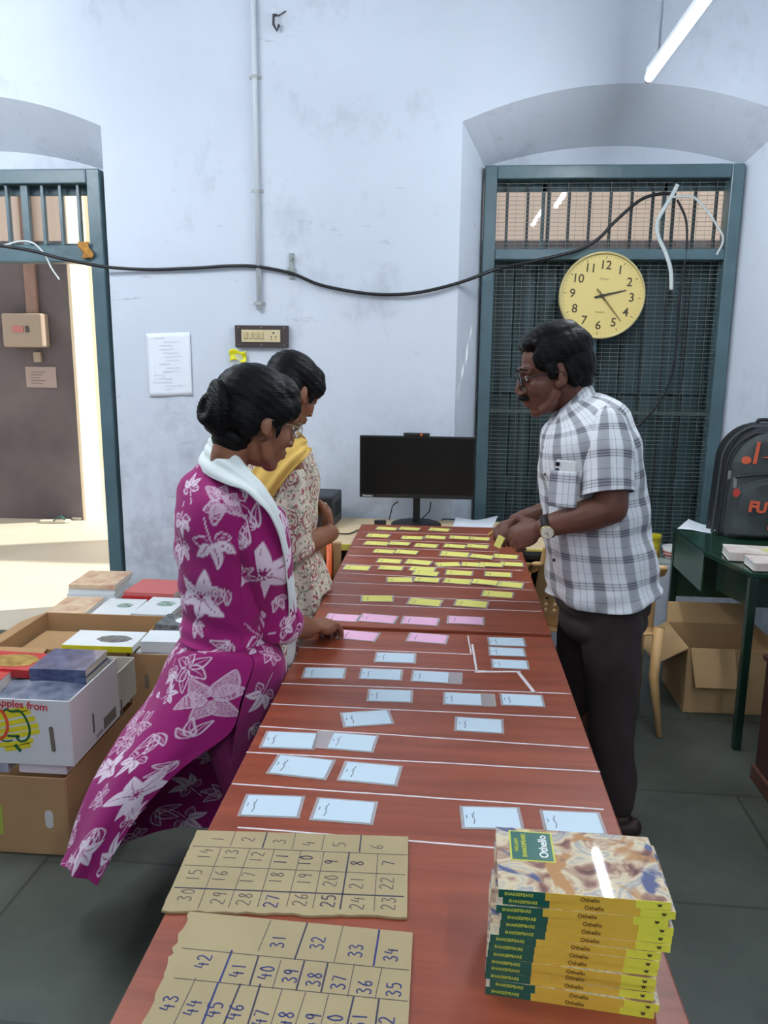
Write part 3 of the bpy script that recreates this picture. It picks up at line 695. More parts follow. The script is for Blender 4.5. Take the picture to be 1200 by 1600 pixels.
cable('monitor_cable', 'black cable looping right of the monitor stand', [on_y(673, 784, 4.07), on_y(671, 798, 4.1), on_y(662, 808, 4.1), on_z(656, 812, z)], .003, CB)
cable('desk_cable', 'black cable lying from the monitor base to the white papers', [on_z(690, 813, z), on_z(695, 811, z), on_z(712, 812, z)], .003, CB)
PAPW = pbr('white_paper', (232, 236, 242), .7)
def loose_sheet(fn_pts, name, label, z, parent=None, wav=.006, th=.0006, cat='paper', mat=PAPW, group=None):
    A, B, C_, D_ = [Vector(p) for p in fn_pts]
    def f(u, v):
        p = A.lerp(B, u).lerp(D_.lerp(C_, u), v); p.z += wav*(1+math.sin(u*5.1+v*2.2))*.5*(v*.7+.3); return p
    return tag(MB().surf(f, 16, 10, th).build(name, mat, parent, True), label, cat, group)
loose_sheet([on_z(706, 826, DZ+.001), on_z(768, 826, DZ+.001), on_z(778, 811, DZ+.001), on_z(712, 813, DZ+.001)], 'loose_papers', 'loose white papers on the desk between monitor and man', DZ, wav=.02)
T = Matrix.Translation(on_z(831, 868, DZ+.012))
tag(MB().box(-.07, .07, -.03, .03, -.011, .012, M=T).build('black_case', BLK, bevel=.004), 'small black case on the desk behind the tan chair', 'case')

# ================================================================ ON THE BACK WALL
y = WY-.018
PVC = pbr('white_conduit', (206, 212, 216), .45)
a = on_y(394.5, -60, y); c = on_y(405, 484, y); cx = lambda z: a.x+(c.x-a.x)*(a.z-z)/(a.z-c.z)
t = thing('wall_conduit', 'thin white conduit pipe running down the blue wall to the switchboard', 'conduit', (c.x, y, c.z))
MB().tube([(cx(ZC-.01), y, ZC-.01), (cx(c.z), y, c.z)], .0125, 14).build('pipe', PVC, t, True)
for py in (120, 298, 474):
    p = on_y(400, py, y); x = cx(p.z)
    b = MB(); b.tube([(x, y, p.z-.008), (x, y, p.z+.008)], .0155, 14); b.box(x-.032, x+.032, WY-.004, WY-.0005, p.z-.008, p.z+.008); b.build('clamp', pbr('clamp_grey', (176, 180, 176), .5), t, 40)
def wall_rect(px0, py0, px1, py1, y): p = on_y(px0, py0, y); q = on_y(px1, py1, y); return p.x, q.x, q.z, p.z
x0, x1, z0, z1 = wall_rect(366.5, 508, 450, 543, WY-.03)
t = thing('switchboard', 'dark brown switchboard with cream switches below the conduit pipe', 'switchboard', ((x0+x1)/2, WY, (z0+z1)/2))
MB().box(x0, x1, WY-.03, WY-.0005, z0, z1).build('wooden_back_box', pbr('dark_brown_board', (62, 50, 50), .5, var=.15), t, bevel=.003)
sx0, sx1, sz0, sz1 = wall_rect(377, 515, 438, 535, WY-.035)
CRM = pbr('aged_cream_plastic', (208, 192, 150), .45)
MB().box(sx0, sx1, WY-.036, WY-.03, sz0, sz1).build('face_plate', CRM, t, bevel=.002)
for i in range(4): xx = sx0+.012+i*.028; MB().box(xx, xx+.02, WY-.041, WY-.036, sz0+.018, sz1-.012).build('switch', pbr('cream_switch', (196, 178, 134), .4), t, bevel=.002)
b = MB(); xx = sx1-.035; zz = (sz0+sz1)/2
for dx, dz, r in ((0, .016, .005), (-.012, -.004, .0035), (.012, -.004, .0035), (-.012, -.016, .003), (.012, -.016, .003)):
    b.lathe([(r, 0), (r, .001)], 10, M=Matrix.Translation((xx+dx, WY-.0362, zz+dz)) @ Matrix.Rotation(R_(90), 4, 'X'))
b.build('socket_holes', pbr('hole_black', (30, 26, 22), .8), t)
b = MB()
for xx in (x0+.02, (x0+x1)/2, x1-.02):
    for zz in (z0+.012, z1-.012): b.lathe([(.005, 0), (.004, .002)], 10, M=Matrix.Translation((xx, WY-.0302, zz)) @ Matrix.Rotation(R_(90), 4, 'X'))
b.build('screws', pbr('screw_metal', (130, 124, 116), .4, .6), t)
# yellow tag in clear tape
p = on_y(372, 556, WY-.01); T = frame(p, (1, 0, .06), (0, -1, 0), (-.06, 0, 1))
t = thing('yellow_tag', 'crumpled bright yellow tag taped to the wall under the switchboard', 'tag', p)
def f(u, v): return (-.045+.09*u, .004+.006*math.sin(u*9)+.004*math.cos(v*7), -.028+.056*v+.01*math.sin(u*6))
MB().surf(f, 14, 8, .001, M=T).build('yellow_paper', pbr('bright_yellow', (226, 218, 20), .5), t, True)
def f(u, v): return (-.05+.09*u, .001+.005*abs(math.sin(u*11+v*3)), -.075+.085*v)
MB().surf(f, 16, 10, .0004, M=T).build('clear_tape', pbr('clear_tape', (225, 232, 235), .15, alpha=.3, coat=.5), t, True)
# notice
A, B, C_, D_ = on_y(228, 521, WY-.004), on_y(297, 519, WY-.004), on_y(301, 618, WY-.004), on_y(234, 620, WY-.004)
t = thing('wall_notice', 'white paper notice with faint writing taped to the blue wall', 'notice', (A+C_)/2)
def f(u, v): p = A.lerp(B, u).lerp(D_.lerp(C_, u), v); p.y += -.002-.003*math.sin(u*7)*v; return p
MB().surf(f, 14, 14, .0005).build('paper_sheet', PAPW, t, True)
b = MB(); rnd = random.Random(4)
for k in range(15):
    v = .08+.058*k; u0 = rnd.uniform(.12, .45); u1 = min(.92, u0+rnd.uniform(.2, .45))
    pts = [A.lerp(B, u0+(u1-u0)*i/14).lerp(D_.lerp(C_, u0+(u1-u0)*i/14), v+rnd.uniform(-.006, .006)) for i in range(15)]
    b.stroke([(p.x, p.z) for p in pts], .0016, 0, .0003, M=Matrix.Translation((0, WY-.0125, 0)) @ Matrix.Rotation(R_(90), 4, 'X'))
b.build('faint_writing', pbr('faint_pencil', (168, 172, 186), .8), t)
# small clip and hook
p = on_y(455, 414, WY-.012)
t = thing('cable_clip', 'small grey metal clip on the wall holding the black cable', 'clip', p)
b = MB(); b.box(p.x-.012, p.x+.012, WY-.012, WY-.001, p.z-.07, p.z+.06); b.box(p.x-.018, p.x+.018, WY-.02, WY-.010, p.z-.05, p.z-.01); b.build('clip_body', pbr('dull_clip', (150, 156, 152), .5, .3), t, bevel=.003)
MB().tube([(p.x+.004, WY-.016, p.z+.055), (p.x+.018, WY-.02, p.z+.035), (p.x-.002, WY-.02, p.z+.02)], .003, 6).build('clip_hook', pbr('dull_clip', (150, 156, 152)), t, True)
p = on_y(431, 33, WY-.01)
t = thing('wall_hook', 'small dark broken hook and wire stub high on the wall beside the conduit', 'hook', p)
MB().tube([(p.x, WY-.001, p.z+.03), (p.x-.006, WY-.03, p.z+.02), (p.x-.008, WY-.03, p.z-.02), (p.x+.006, WY-.02, p.z-.045), (p.x+.018, WY-.02, p.z-.02)], .007, 8).build('hook_body', pbr('rusty_dark', (70, 70, 72), .7), t, True)
MB().tube([(p.x+.01, WY-.004, p.z+.025), (p.x+.05, WY-.006, p.z+.045)], .003, 6).build('wire_stub', pbr('rusty_dark', (70, 70, 72)), t, True)
# long black cable
pl = [(-90, 372), (0, 384), (50, 392), (100, 405), (165, 417), (230, 421), (300, 419), (360, 415.5), (400, 416.5), (455, 427), (500, 445), (560, 457), (610, 460.5), (660, 456), (720, 441), (775, 421), (830, 409), (900, 392), (935, 373), (960, 347), (1000, 313), (1030, 303), (1052, 303)]
ys = [4.12]*4+[4.17]+[4.196]*8+[4.19, 4.20, 4.26, 4.38, 4.41, 4.42, 4.43, 4.44, 4.45, 4.45]
cable('long_cable', 'long sagging black cable strung across the wall from doorway to window', [on_y(a, c, q) for (a, c), q in zip(pl, ys)], .0085, CB, n=8)
cable('white_wire', 'thin white wire dangling in front of the doorway transom', [on_y(a, c, 4.13) for a, c in ((-60, 385), (0, 384), (30, 377), (52, 380), (70, 398), (80, 418), (93, 437))], .0045, pbr('white_wire_plastic', (214, 218, 216), .5))
RIB = pbr('white_strap', (204, 212, 208), .55)
t = thing('white_strap', 'white plastic strap tied to the window mesh right of the clock', 'strap', on_y(1052, 306, 4.44))
MB().tube(smoothpts([on_y(a, c, 4.44) for a, c in ((1059, 288), (1051, 304), (1037, 327), (1027, 348), (1029, 370), (1040, 395), (1048, 422), (1049, 453))], 6), .011, 6, flat=(1, .2), upv=(0, 1, 0)).build('strap_tail', RIB, t, True)
MB().tube(smoothpts([on_y(a, c, 4.435) for a, c in ((1050, 308), (1065, 307), (1085, 309), (1105, 330), (1120, 352), (1130, 374), (1120, 398))], 6), .006, 6, flat=(1, .4), upv=(0, 1, 0)).build('strap_loop', RIB, t, True)
cable('window_cable', 'thin dark cable hanging down the mesh right of the clock', [on_y(a, c, 4.445) for a, c in ((1058, 312), (1072, 345), (1072, 395), (1062, 460), (1058, 530), (1048, 590), (1025, 635), (995, 668), (970, 690))], .006, CB)
p = on_y(135, 391, 4.425)
def f(u, v): return (p.x-.03+.06*u+.012*math.sin(v*6), p.y-.010+.006*math.sin(u*8+v*5), p.z-.042+.085*v)
tag(MB().surf(f, 10, 12, .002).build('dried_garland', pbr('ochre_cloth', (204, 152, 72), .8, col2=(160, 100, 40), scale=40), None, True), 'scrap of ochre garland stuck on the teal door transom', 'garland')

# ================================================================ CLOCK
c = on_y(940.5, 462, 4.40); RAD = .222
T = frame(c, Vector((1, 0, .0)), Vector((0, 0, 1)), Vector((0, -1, 0))) @ Matrix.Rotation(R_(-4), 4, 'Z')
t = thing('wall_clock', 'round cream yellow wall clock hanging on the window mesh', 'clock', c)
YEL = pbr('clock_yellow', (226, 204, 128), .5); RIM = pbr('clock_rim', (206, 190, 128), .3, coat=.4)
MB().lathe([(RAD*.96, -.045), (RAD, -.03), (RAD, .004), (RAD*.985, .012), (RAD*.955, .012), (RAD*.945, .002)], 72, M=T, cap=False).build('rim', RIM, t, True)
MB().lathe([(RAD*.95, -.04), (RAD*.95, 0)], 72, M=T).build('dial', YEL, t)
NUM = pbr('clock_numerals', (84, 70, 44), .6)
b = MB()
for k in range(1, 13):
    a = R_(90-30*k); b.add(*text_geo(str(k), .062, .0008), 0, T @ Matrix.Translation((RAD*.69*math.cos(a), RAD*.69*math.sin(a), .0012)))
b.build('numerals', NUM, t)
b = MB()
for k in range(60):
    a = R_(6*k); l = .014 if k % 5 == 0 else .005; w = .0016 if k % 5 == 0 else .0008
    b.box(RAD*.9-l, RAD*.9, -w, w, .0006, .0014, M=T @ Matrix.Rotation(a, 4, 'Z'))
b.build('minute_marks', NUM, t)
b = MB(); b.add(*text_geo('QUARTZ', .012), 0, T @ Matrix.Translation((0, -.085, .001))); b.add(*text_geo('Ajanta', .018), 0, T @ Matrix.Translation((0, .085, .001))); b.build('dial_lettering', pbr('dial_print', (150, 126, 76), .6), t)
HND = pbr('clock_hands', (52, 50, 40), .4)
def hand(name, ang, L_, w, tail, zz, tip=.4, mat=HND):
    pl = [(-w*.8, -tail), (w*.8, -tail), (w, 0), (w*tip, L_), (-w*tip, L_), (-w, 0)]
    MB().prism(pl, zz, zz+.0015, M=T @ Matrix.Rotation(R_(-ang), 4, 'Z')).build(name, mat, t)
hand('hour_hand', 73, .125, .006, .04, .004); hand('minute_hand', 137, .165, .0045, .045, .0065, mat=pbr('worn_hand', (140, 118, 66), .4)); hand('second_hand', 328, .03, .002, .03, .009)
MB().lathe([(.009, .002), (.009, .012)], 20, M=T).build('hub', HND, t)

# ================================================================ BEYOND THE DOOR
yy = 7.06
def orect(a, b_, c_, d_): return wall_rect(a, b_, c_, d_, yy)
x0, x1, z0, z1 = orect(12, 490, 78, 543)
t = thing('meter_box', 'cream electric meter box on the dark wall beyond the doorway', 'meter box', ((x0+x1)/2, 7.08, z0))
MC_ = pbr('meter_cream', (164, 148, 134), .5)
MB().box(x0, x1, 6.94, 7.079, z0, z1).build('housing', MC_, t, bevel=.02, seg=3)
MB().box(x0+.22, x1-.12, 6.932, 6.94, z0+.13, z1-.11).build('display', pbr('meter_window', (70, 70, 74), .4), t)
MB().box(x0+.10, x0+.20, 6.934, 6.94, z0+.13, z1-.11).build('red_label', pbr('faded_red', (190, 120, 118), .6), t)
x2, x3, z2, z3 = orect(35, 380, 61, 492)
tag(MB().box(x2, x3, 7.03, 7.079, z1+.001, 3.0).build('cable_duct', pbr('brown_duct', (146, 118, 108), .7, var=.15), bevel=.01), 'faded brown cable duct rising from the meter box', 'cable duct')
x2, x3, z2, z3 = orect(53, 550, 65, 566)
tag(MB().box(x2, x3, 7.04, 7.079, z2, z3).build('wall_switch', MC_, bevel=.005), 'small cream switch below the meter box', 'switch')
x2, x3, z2, z3 = orect(38, 573, 88, 606)
t = thing('outdoor_notice', 'faded notice on the dark wall beneath the meter box', 'notice', ((x2+x3)/2, 7.07, z2))
MB().box(x2, x3, 7.072, 7.079, z2, z3).build('notice_paper', pbr('faded_paper', (166, 150, 146), .8), t)
b = MB()
for k in range(5): b.box(x2+.05, x3-.1-.03*(k % 3), 7.0705, 7.072, z3-.05-.025*k, z3-.044-.025*k)
b.build('notice_lines', pbr('notice_ink', (120, 104, 104), .8), t)
def slipper(p, rz, label):
    T = Matrix.Translation(p) @ Matrix.Rotation(rz, 4, 'Z')
    t = thing('slipper', label, 'slipper', p, group='slippers outside the door')
    pl = [(-.13, -.03), (-.06, -.035), (.03, -.045), (.10, -.05), (.135, -.02), (.135, .02), (.10, .045), (.03, .035), (-.06, .032), (-.13, .03), (-.145, 0)]
    MB().prism(pl, .001, .022, M=T).build('sole', pbr('slipper_sole', (206, 200, 184), .7), t, bevel=.005)
    b = MB()
    for s in (-1, 1): b.tube(smoothpts([T @ Vector((.085, 0, .022)), T @ Vector((.04, s*.03, .055)), T @ Vector((-.01, s*.043, .02))], 5), .008, 8, flat=(1.2, .6))
    b.build('strap', pbr('slipper_teal', (34, 84, 84), .6), t, True)
q = on_z(92, 814, 0); slipper(Vector((q.x, q.y-.06, 0)), R_(10), 'pale slipper with teal strap on the ground outside, front one of the pair')
q = on_z(108, 810, 0); slipper(Vector((q.x+.03, q.y+.0, 0)), R_(-8), 'pale slipper with teal strap nearest the dark wall outside')
# ================================================================ CARTONS AND BOOKS BY THE DOOR
BROWN = pbr('carton_brown', (172, 134, 92), .85, var=.08, scale=4, bump=.1, bscale=12)
WCART = pbr('carton_white', (214, 214, 212), .7, var=.05, scale=3, bump=.1, bscale=9)
def open_carton(name, label, x0, x1, y0, y1, z0, z1, mat, cat='cardboard box', rz=0, group=None, slots=True, t_=.005):
    cx, cy = (x0+x1)/2, (y0+y1)/2; t = thing(name, label, cat, (cx, cy, z0), (0, 0, rz), group)
    a, c = (x1-x0)/2, (y1-y0)/2; h = z1-z0; b = MB()
    b.box(-a, a, -c, c, 0, t_); b.box(-a, -a+t_, -c, c, t_, h); b.box(a-t_, a, -c, c, t_, h); b.box(-a+t_, a-t_, -c, -c+t_, t_, h); b.box(-a+t_, a-t_, c-t_, c, t_, h)
    b.build('box_body', mat, t, world=False, bevel=.0015)
    return t, a, c, h
def flap(t, p, q, out, drop, depth, mat, ztop, bend=0.0):
    """flap hinged on the edge p-q (local xy), reaching depth outwards and dropping"""
    p = Vector((*p, ztop)); q = Vector((*q, ztop)); o = Vector((*out, 0))
    def f(u, v):
        r = p.lerp(q, u*(1-.06*v)+.03*v)+o*depth*v*math.cos(R_(drop)); r.z += -depth*v*math.sin(R_(drop))+bend*math.sin(v*3)*.02; return r
    MB().surf(f, 4, 5, .004).build('flap', mat, t, world=True) if False else MB().surf(f, 4, 5, .004).build('flap', mat, t, world=False)
def book(label, loc, size, rz, cover, group=None, tilt=0.0, name='book', pages=None, art=None, spine_mat=None):
    """L along x (spine on -y), D along y"""
    L_, D, T_ = size; t = thing(name, label, 'book', loc, (tilt, 0, rz), group); b = MB(); c = .0012
    b.box(-L_/2, L_/2, 0, D, 0, c); b.box(-L_/2, L_/2, 0, D, T_-c, T_); b.box(-L_/2, L_/2, -c, 0, 0, T_, 1 if spine_mat else 0)
    b.build('cover', [cover, spine_mat] if spine_mat else cover, t, world=False, bevel=.0008)
    MB().box(-L_/2+.003, L_/2-.003, .001, D-.004, c, T_-c).build('pages', pages or PAGE, t, world=False)
    if art:
        b = MB(); (ax0, ax1, ay0, ay1, am) = art
        n = 22; pl = [((ax0+ax1)/2+(ax1-ax0)/2*math.cos(2*math.pi*i/n)*(1+.08*math.sin(i*2.3)), (ay0+ay1)/2+(ay1-ay0)/2*math.sin(2*math.pi*i/n)) for i in range(n)]
        b.prism(pl, T_+.0002, T_+.0006); b.build('cover_picture', am, t, world=False)
    return t
NAVY = pbr('navy_cover', (44, 52, 92), .3, coat=.4, col2=(96, 108, 140), scale=26); REDC = pbr('red_cover', (188, 44, 48), .35, coat=.3, var=.1, scale=20)
GOLDC = pbr('gold_print', (206, 180, 96), .35, .4, col2=(150, 116, 52), scale=30); WCOV = pbr('white_cover', (222, 226, 226), .4, var=.03); CRC = pbr('cream_cover', (228, 208, 176), .5, col2=(196, 150, 120), scale=16)
GPIC = pbr('green_picture', (70, 110, 84), .5, col2=(190, 206, 196), scale=40); DKC = pbr('dark_cover', (58, 60, 64), .4, col2=(130, 130, 128), scale=36)
WHP = pbr('white_pages', (228, 228, 222), .8, var=.04, scale=3, stretch=(1, 1, 120))

# front brown carton
bA, a, c, h = open_carton('cardboard_box', 'large brown cardboard box on the floor beneath the white apple carton', -1.95, -1.155, 2.18, 2.74, 0.001, .268, BROWN)
def slot(t, x, y, z, w_, h_, mat, nm='hand_hole', rot=0, ax='y'):
    pl = arc(0, h_/2-w_/2, w_/2, 0, 180, 8)+arc(0, -h_/2+w_/2, w_/2, 180, 360, 8)
    M = Matrix.Translation((x, y, z)) @ (Matrix.Rotation(R_(90), 4, 'X') if ax == 'y' else Matrix.Rotation(R_(90), 4, 'Z') @ Matrix.Rotation(R_(90), 4, 'X')) @ Matrix.Rotation(rot, 4, 'Z')
    MB().prism(pl, 0, .0008, M=M).build(nm, mat, t)
p = on_y(77, 1280, 2.18); slot(bA, p.x, p.y-.0002, p.z, .026, .062, pbr('slot_pale', (206, 204, 198), .8))
p = on_y(0, 1280, 2.18); MB().box(p.x-.1, p.x+.01, 2.1785, 2.1798, p.z-.05, p.z+.05).build('green_print', pbr('green_yellow_print', (170, 176, 70), .7), bA)
book('blue and white book lying between the brown box and the white carton', (-1.50, 2.20, .269), (.30, .20, .034), R_(0), WCOV, spine_mat=pbr('blue_white_spine', (44, 72, 140), .4, col2=(216, 214, 220), scale=4, stretch=(2.2, 1, 1)))
book('pale book under the right end of the white carton', (-1.24, 2.205, .269), (.155, .2, .030), R_(0), pbr('pale_pink_cover', (226, 214, 218), .5))
book('thick book supporting the back of the white carton, inside the brown box', (-1.5, 2.48, .269), (.5, .2, .035), 0, WCOV)
# white apple carton
zc0, zc1 = .305, .522
bW, a, c, h = open_carton('apple_carton', 'white fruit carton with a painted apple, full of books, atop the brown box', -1.76, -1.13, 2.19, 2.545, zc0, zc1, WCART, 'carton')
yf = 2.1895
def onf(px, py): return on_y(px, py, 2.19)
def fstroke(b, pts, w_, mi=0, closed=False, lay=0):
    P = [onf(*q) for q in pts]; P = smoothpts([(q.x, q.z, 0) for q in P], 5)
    b.stroke([(q[0], q[1]) for q in P], w_, 0, .0003, mi, M=Matrix.Translation((0, yf-.0002-.0004*lay, 0)) @ Matrix.Rotation(R_(90), 4, 'X'))
YP = pbr('yellow_paint', (228, 212, 40), .6); GP = pbr('green_paint', (30, 98, 62), .6); OP = pbr('orange_red_paint', (226, 84, 50), .6); RP = pbr('red_lettering', (206, 60, 64), .6)
b = MB()
for i, (x0, y0, x1, y1) in enumerate(((-45, 1117, 42, 1107), (-50, 1128, 48, 1112), (-45, 1138, 55, 1122), (-40, 1147, 60, 1133), (-30, 1156, 62, 1142), (0, 1164, 52, 1156), (8, 1170, 48, 1163))):
    fstroke(b, [(x0, y0), ((x0+x1)/2, (y0+y1)/2+1.5), (x1, y1)], .016, 0)
b.build('yellow_brush_marks', YP, bW)
b = MB(); fstroke(b, [(5, 1112), (10, 1108), (16, 1111), (22, 1111), (28, 1110), (34, 1113), (41, 1123), (46, 1136), (46, 1148), (41, 1156), (33, 1158), (27, 1153), (30, 1150), (20, 1150), (12, 1149)], .0075, 0, lay=1)
fstroke(b, [(-2, 1150), (3, 1156), (12, 1158), (20, 1156)], .005, 0, lay=1)
fstroke(b, [(24, 1163), (28, 1168), (33, 1174)], .011, 0, lay=1)
b.build('green_apple_outline', GP, bW)
b = MB(); fstroke(b, [(-24, 1112), (-8, 1107), (4, 1112), (11, 1126), (12, 1138), (8, 1149), (0, 1154), (-12, 1157)], .010, 0, lay=2); b.build('orange_apple_outline', OP, bW)
b = MB(); p = onf(50, 1101); b.add(*text_geo('Apples from', .034, .0006), 0, Matrix.Translation((p.x-.035, yf-.0008, p.z-.002)) @ Matrix.Rotation(R_(90), 4, 'X') @ Matrix.Rotation(R_(-4), 4, 'Z'))
b.build('red_lettering', RP, bW)
p = onf(82, 1155); slot(bW, p.x, yf-.0002, p.z, .014, .085, pbr('slot_dark', (116, 108, 96), .9), rot=R_(3))
for px, py, w_, h_ in ((146, 1130, .012, .07), (190, 1105, .012, .06)):
    p = on_x(px, py, -1.13); slot(bW, -1.1298, p.y, p.z, w_, h_, pbr('slot_grey', (110, 104, 100), .9), ax='x')
p = on_x(172, 1122, -1.13); MB().box(-1.1299, -1.1292, p.y-.05, p.y+.05, p.z-.018, p.z+.022).build('side_window', pbr('slot_mid', (120, 116, 104), .9), bW)
for k, zz in enumerate((.004, .02)): MB().box(-1.1298, -1.1292, p.y-.11, p.y-.06, p.z-.02+zz*.4, p.z-.017+zz*.4).build('printed_mark', pbr('grey_print', (120, 112, 112), .8), bW)
# books inside the carton
zi = zc0+.006
book('white covered book low inside the white apple carton, left side', (-1.56, 2.205, zi), (.34, .21, .155), 0, WHP and WCOV)
book('grey covered book lying loosely at the carton front', (-1.255, 2.205, zi), (.22, .19, .172), R_(0), pbr('grey_cover', (120, 124, 132), .4, col2=(70, 76, 90), scale=18), pages=WHP)
book('white covered book at the back inside the white apple carton', (-1.40, 2.425, zi), (.5, .11, .150), 0, WCOV)
def f(u, v): p = on_z(32+105*u, 1080-22*v, .50); return (p.x, p.y-.0, .486+.016*math.sin(u*3.1)+.02*v)
tag(MB().surf(lambda u, v: (-1.41+.27*u, 2.235+.13*v, .490+.010*math.sin(u*3.1)+.014*v), 10, 6, .001).build('loose_cover', pbr('grey_blue_cover', (126, 132, 146), .35, col2=(66, 74, 96), scale=22)), 'bent grey cover sheet lying over the books in the white carton', 'book cover')
book('lower one of the two navy books on the white carton', (-1.248, 2.355, .500), (.19, .18, .026), R_(0), NAVY)
book('upper one of the two navy books on the white carton', (-1.250, 2.357, .5265), (.19, .18, .026), R_(.8), NAVY)
book('red book with gold oval cover at the carton back corner', (-1.46, 2.40, .500), (.22, .15, .028), R_(-3), REDC, art=(-.09, .08, .02, .13, GOLDC), group='red and gold books')
book('red and gold book lying lower at the front left of the carton', (-1.55, 2.24, .472), (.26, .19, .050), R_(4), REDC, art=(-.12, .06, .02, .15, GOLDC), group='red and gold books', pages=WHP)
bE, a, c, h = open_carton('cardboard_box', 'small off-white carton tucked behind the apple carton on the brown box', -1.42, -1.145, 2.555, 2.735, .306, .450, pbr('offwhite_carton', (190, 184, 170), .75, var=.08, scale=3), 'carton')
# boxes behind
bB, a, c, h = open_carton('cardboard_box', 'open brown cardboard box behind the apple carton holding the yellow-spined book', -1.80, -1.245, 2.90, 3.34, .001, .40, BROWN)
flap(bB, (-a, -c), (-a, c), (-1, 0), 20, .12, BROWN, h); flap(bB, (-a, -c), (-.05, -c), (0, -1), 30, .09, BROWN, h, .3); 
flap(bB, (-a, c), (a, c), (0, 1), 55, .08, BROWN, h)
book('brown covered bundle low inside the open brown box behind', (-1.52, 2.93, .008), (.50, .34, .33), 0, BROWN)
book('white book with grey picture and bright yellow spine on the open box', (-1.36, 2.885, .4025), (.285, .17, .026), R_(1), WCOV, spine_mat=pbr('lemon_spine', (226, 214, 30), .4), art=(-.03, .11, .04, .12, DKC), pages=WHP)
bC, a, c, h = open_carton('cardboard_box', 'brown cardboard box standing by the magenta skirt behind the apple carton', -1.235, -.93, 2.90, 3.27, .001, .395, BROWN)
slot(bC, -1.17, 2.8995, .28, .014, .06, pbr('slot_dark', (116, 108, 96)))
book('thick book filling the brown box by the skirt', (-1.083, 2.92, .008), (.27, .32, .387), 0, WCOV)
book('white book with small grey lettering by the magenta skirt', (-1.10, 2.92, .397), (.19, .13, .045), R_(3), WCOV, pages=WHP)
book('dark grey book with pale picture behind the small white book', (-1.12, 3.10, .397), (.17, .14, .05), R_(-3), DKC, art=(-.02, .07, .03, .11, WHT), pages=WHP)
# low crate and the book stacks on it
bD, a, c, h = open_carton('cardboard_box', 'low brown box under the white book stacks by the door', -2.0, -1.12, 3.46, 4.12, .001, .25, BROWN)
book('white covered bundle inside the low box under the book stacks', (-1.56, 3.5, .01), (.8, .56, .245), 0, WCOV)
g = 'book stacks by the doorway'
z = .257
def stack(x, y, n, th, L_, D, rz, cov, lab, art=None, top=None, pages=WHP):
    for k in range(n):
        last = k == n-1
        book(lab+(', topmost' if last else f', {ORD[k]} from bottom'), (x+.004*((k*7) % 3-1), y+.003*((k*5) % 3-1), z+k*(th+.0006)), (L_, D, th), rz+R_(((k*3) % 5-2)*.7), top if (last and top) else cov, g, art=art if last else None, pages=pages)
stack(-1.79, 3.50, 4, .021, .19, .26, R_(2), WCOV, 'cream and pink book nearest the bright floor', top=CRC)
stack(-1.575, 3.50, 4, .020, .19, .26, R_(0), WCOV, 'white book with small dark green picture', art=(-.02, .06, .12, .19, GPIC))
stack(-1.375, 3.49, 5, .019, .185, .26, R_(-2), WCOV, 'white book with green leafy picture beside the magenta dress', art=(-.03, .06, .12, .2, GPIC))
stack(-1.80, 3.80, 6, .022, .24, .27, R_(4), WCOV, 'cream book in the tall stack behind', top=CRC)
stack(-1.50, 3.80, 5, .020, .27, .24, R_(-3), REDC, 'faded red book in the stack behind the green pictured ones', top=pbr('faded_red_cover', (206, 110, 106), .5))
book('brown covered book tucked beside the magenta dress', (-1.19, 3.49, z), (.15, .22, .085), 0, pbr('brown_cover', (120, 92, 84), .5), pages=WHP)

# ================================================================ RIGHT SIDE: GREEN DESKS, BACKPACK, BOXES
DG = pbr('dark_green_steel', (20, 44, 34), .25, spec=.6, coat=.3); DG2 = pbr('green_top', (26, 58, 42), .2, coat=.5)
t = thing('green_desk', 'dark green steel desk at the window side carrying the backpack and thick books', 'desk', (1.6, 3.5, 0))
zt = .75
MB().prism([(1.188, 3.095), (2.1, 3.02), (2.1, 3.94), (1.115, 3.94), (1.115, 3.44)], zt-.022, zt).build('desktop', DG2, t, bevel=.004)
for x, y in ((1.135, 3.92), (1.205, 3.112), (2.07, 3.05), (2.07, 3.92)): MB().box(x-.016, x+.016, y-.016, y+.016, 0, zt-.022).build('leg', DG, t, bevel=.003)
MB().box(1.122, 1.128, 3.46, 3.9, .56, zt-.022).build('side_panel', pbr('green_panel', (48, 74, 52), .3, coat=.4), t)
MB().box(1.15, 2.06, 3.91, 3.918, .40, zt-.022).build('back_panel', pbr('green_panel', (48, 74, 52)), t)
MB().prism([(1.150, 3.36), (1.20, 3.13), (2.04, 3.06), (2.04, 3.36)], zt-.15, zt-.022).build('drawer', DG, t, bevel=.003)
# papers at the rear corner
A = [on_z(1058, 827, zt+.002), on_z(1112, 833, zt+.002), on_z(1128, 824, zt+.002), on_z(1076, 816, zt+.002)]
loose_sheet(A, 'loose_papers', 'crumpled white papers on the green desk corner left of the backpack', zt, wav=.018)
# pale thick books
PK = pbr('pinkish_cover', (200, 176, 168), .5, col2=(228, 220, 208), scale=20)
zz = zt+.0045
book('thick pale book on the front green desk, nearer the desk corner', (1.30, 3.10, zz), (.20, .13, .032), R_(-3), PK, pages=WHP)
book('thick pale book behind, against the backpack desk edge', (1.27, 3.245, zz), (.23, .15, .035), R_(-8), PK, pages=WHP, art=(.02, .09, .04, .10, pbr('yellow_green_patch', (200, 200, 120), .5)))
book('pale book third in the row on the front green desk', (1.53, 3.12, zz), (.2, .2, .034), R_(-5), PK, pages=WHP)

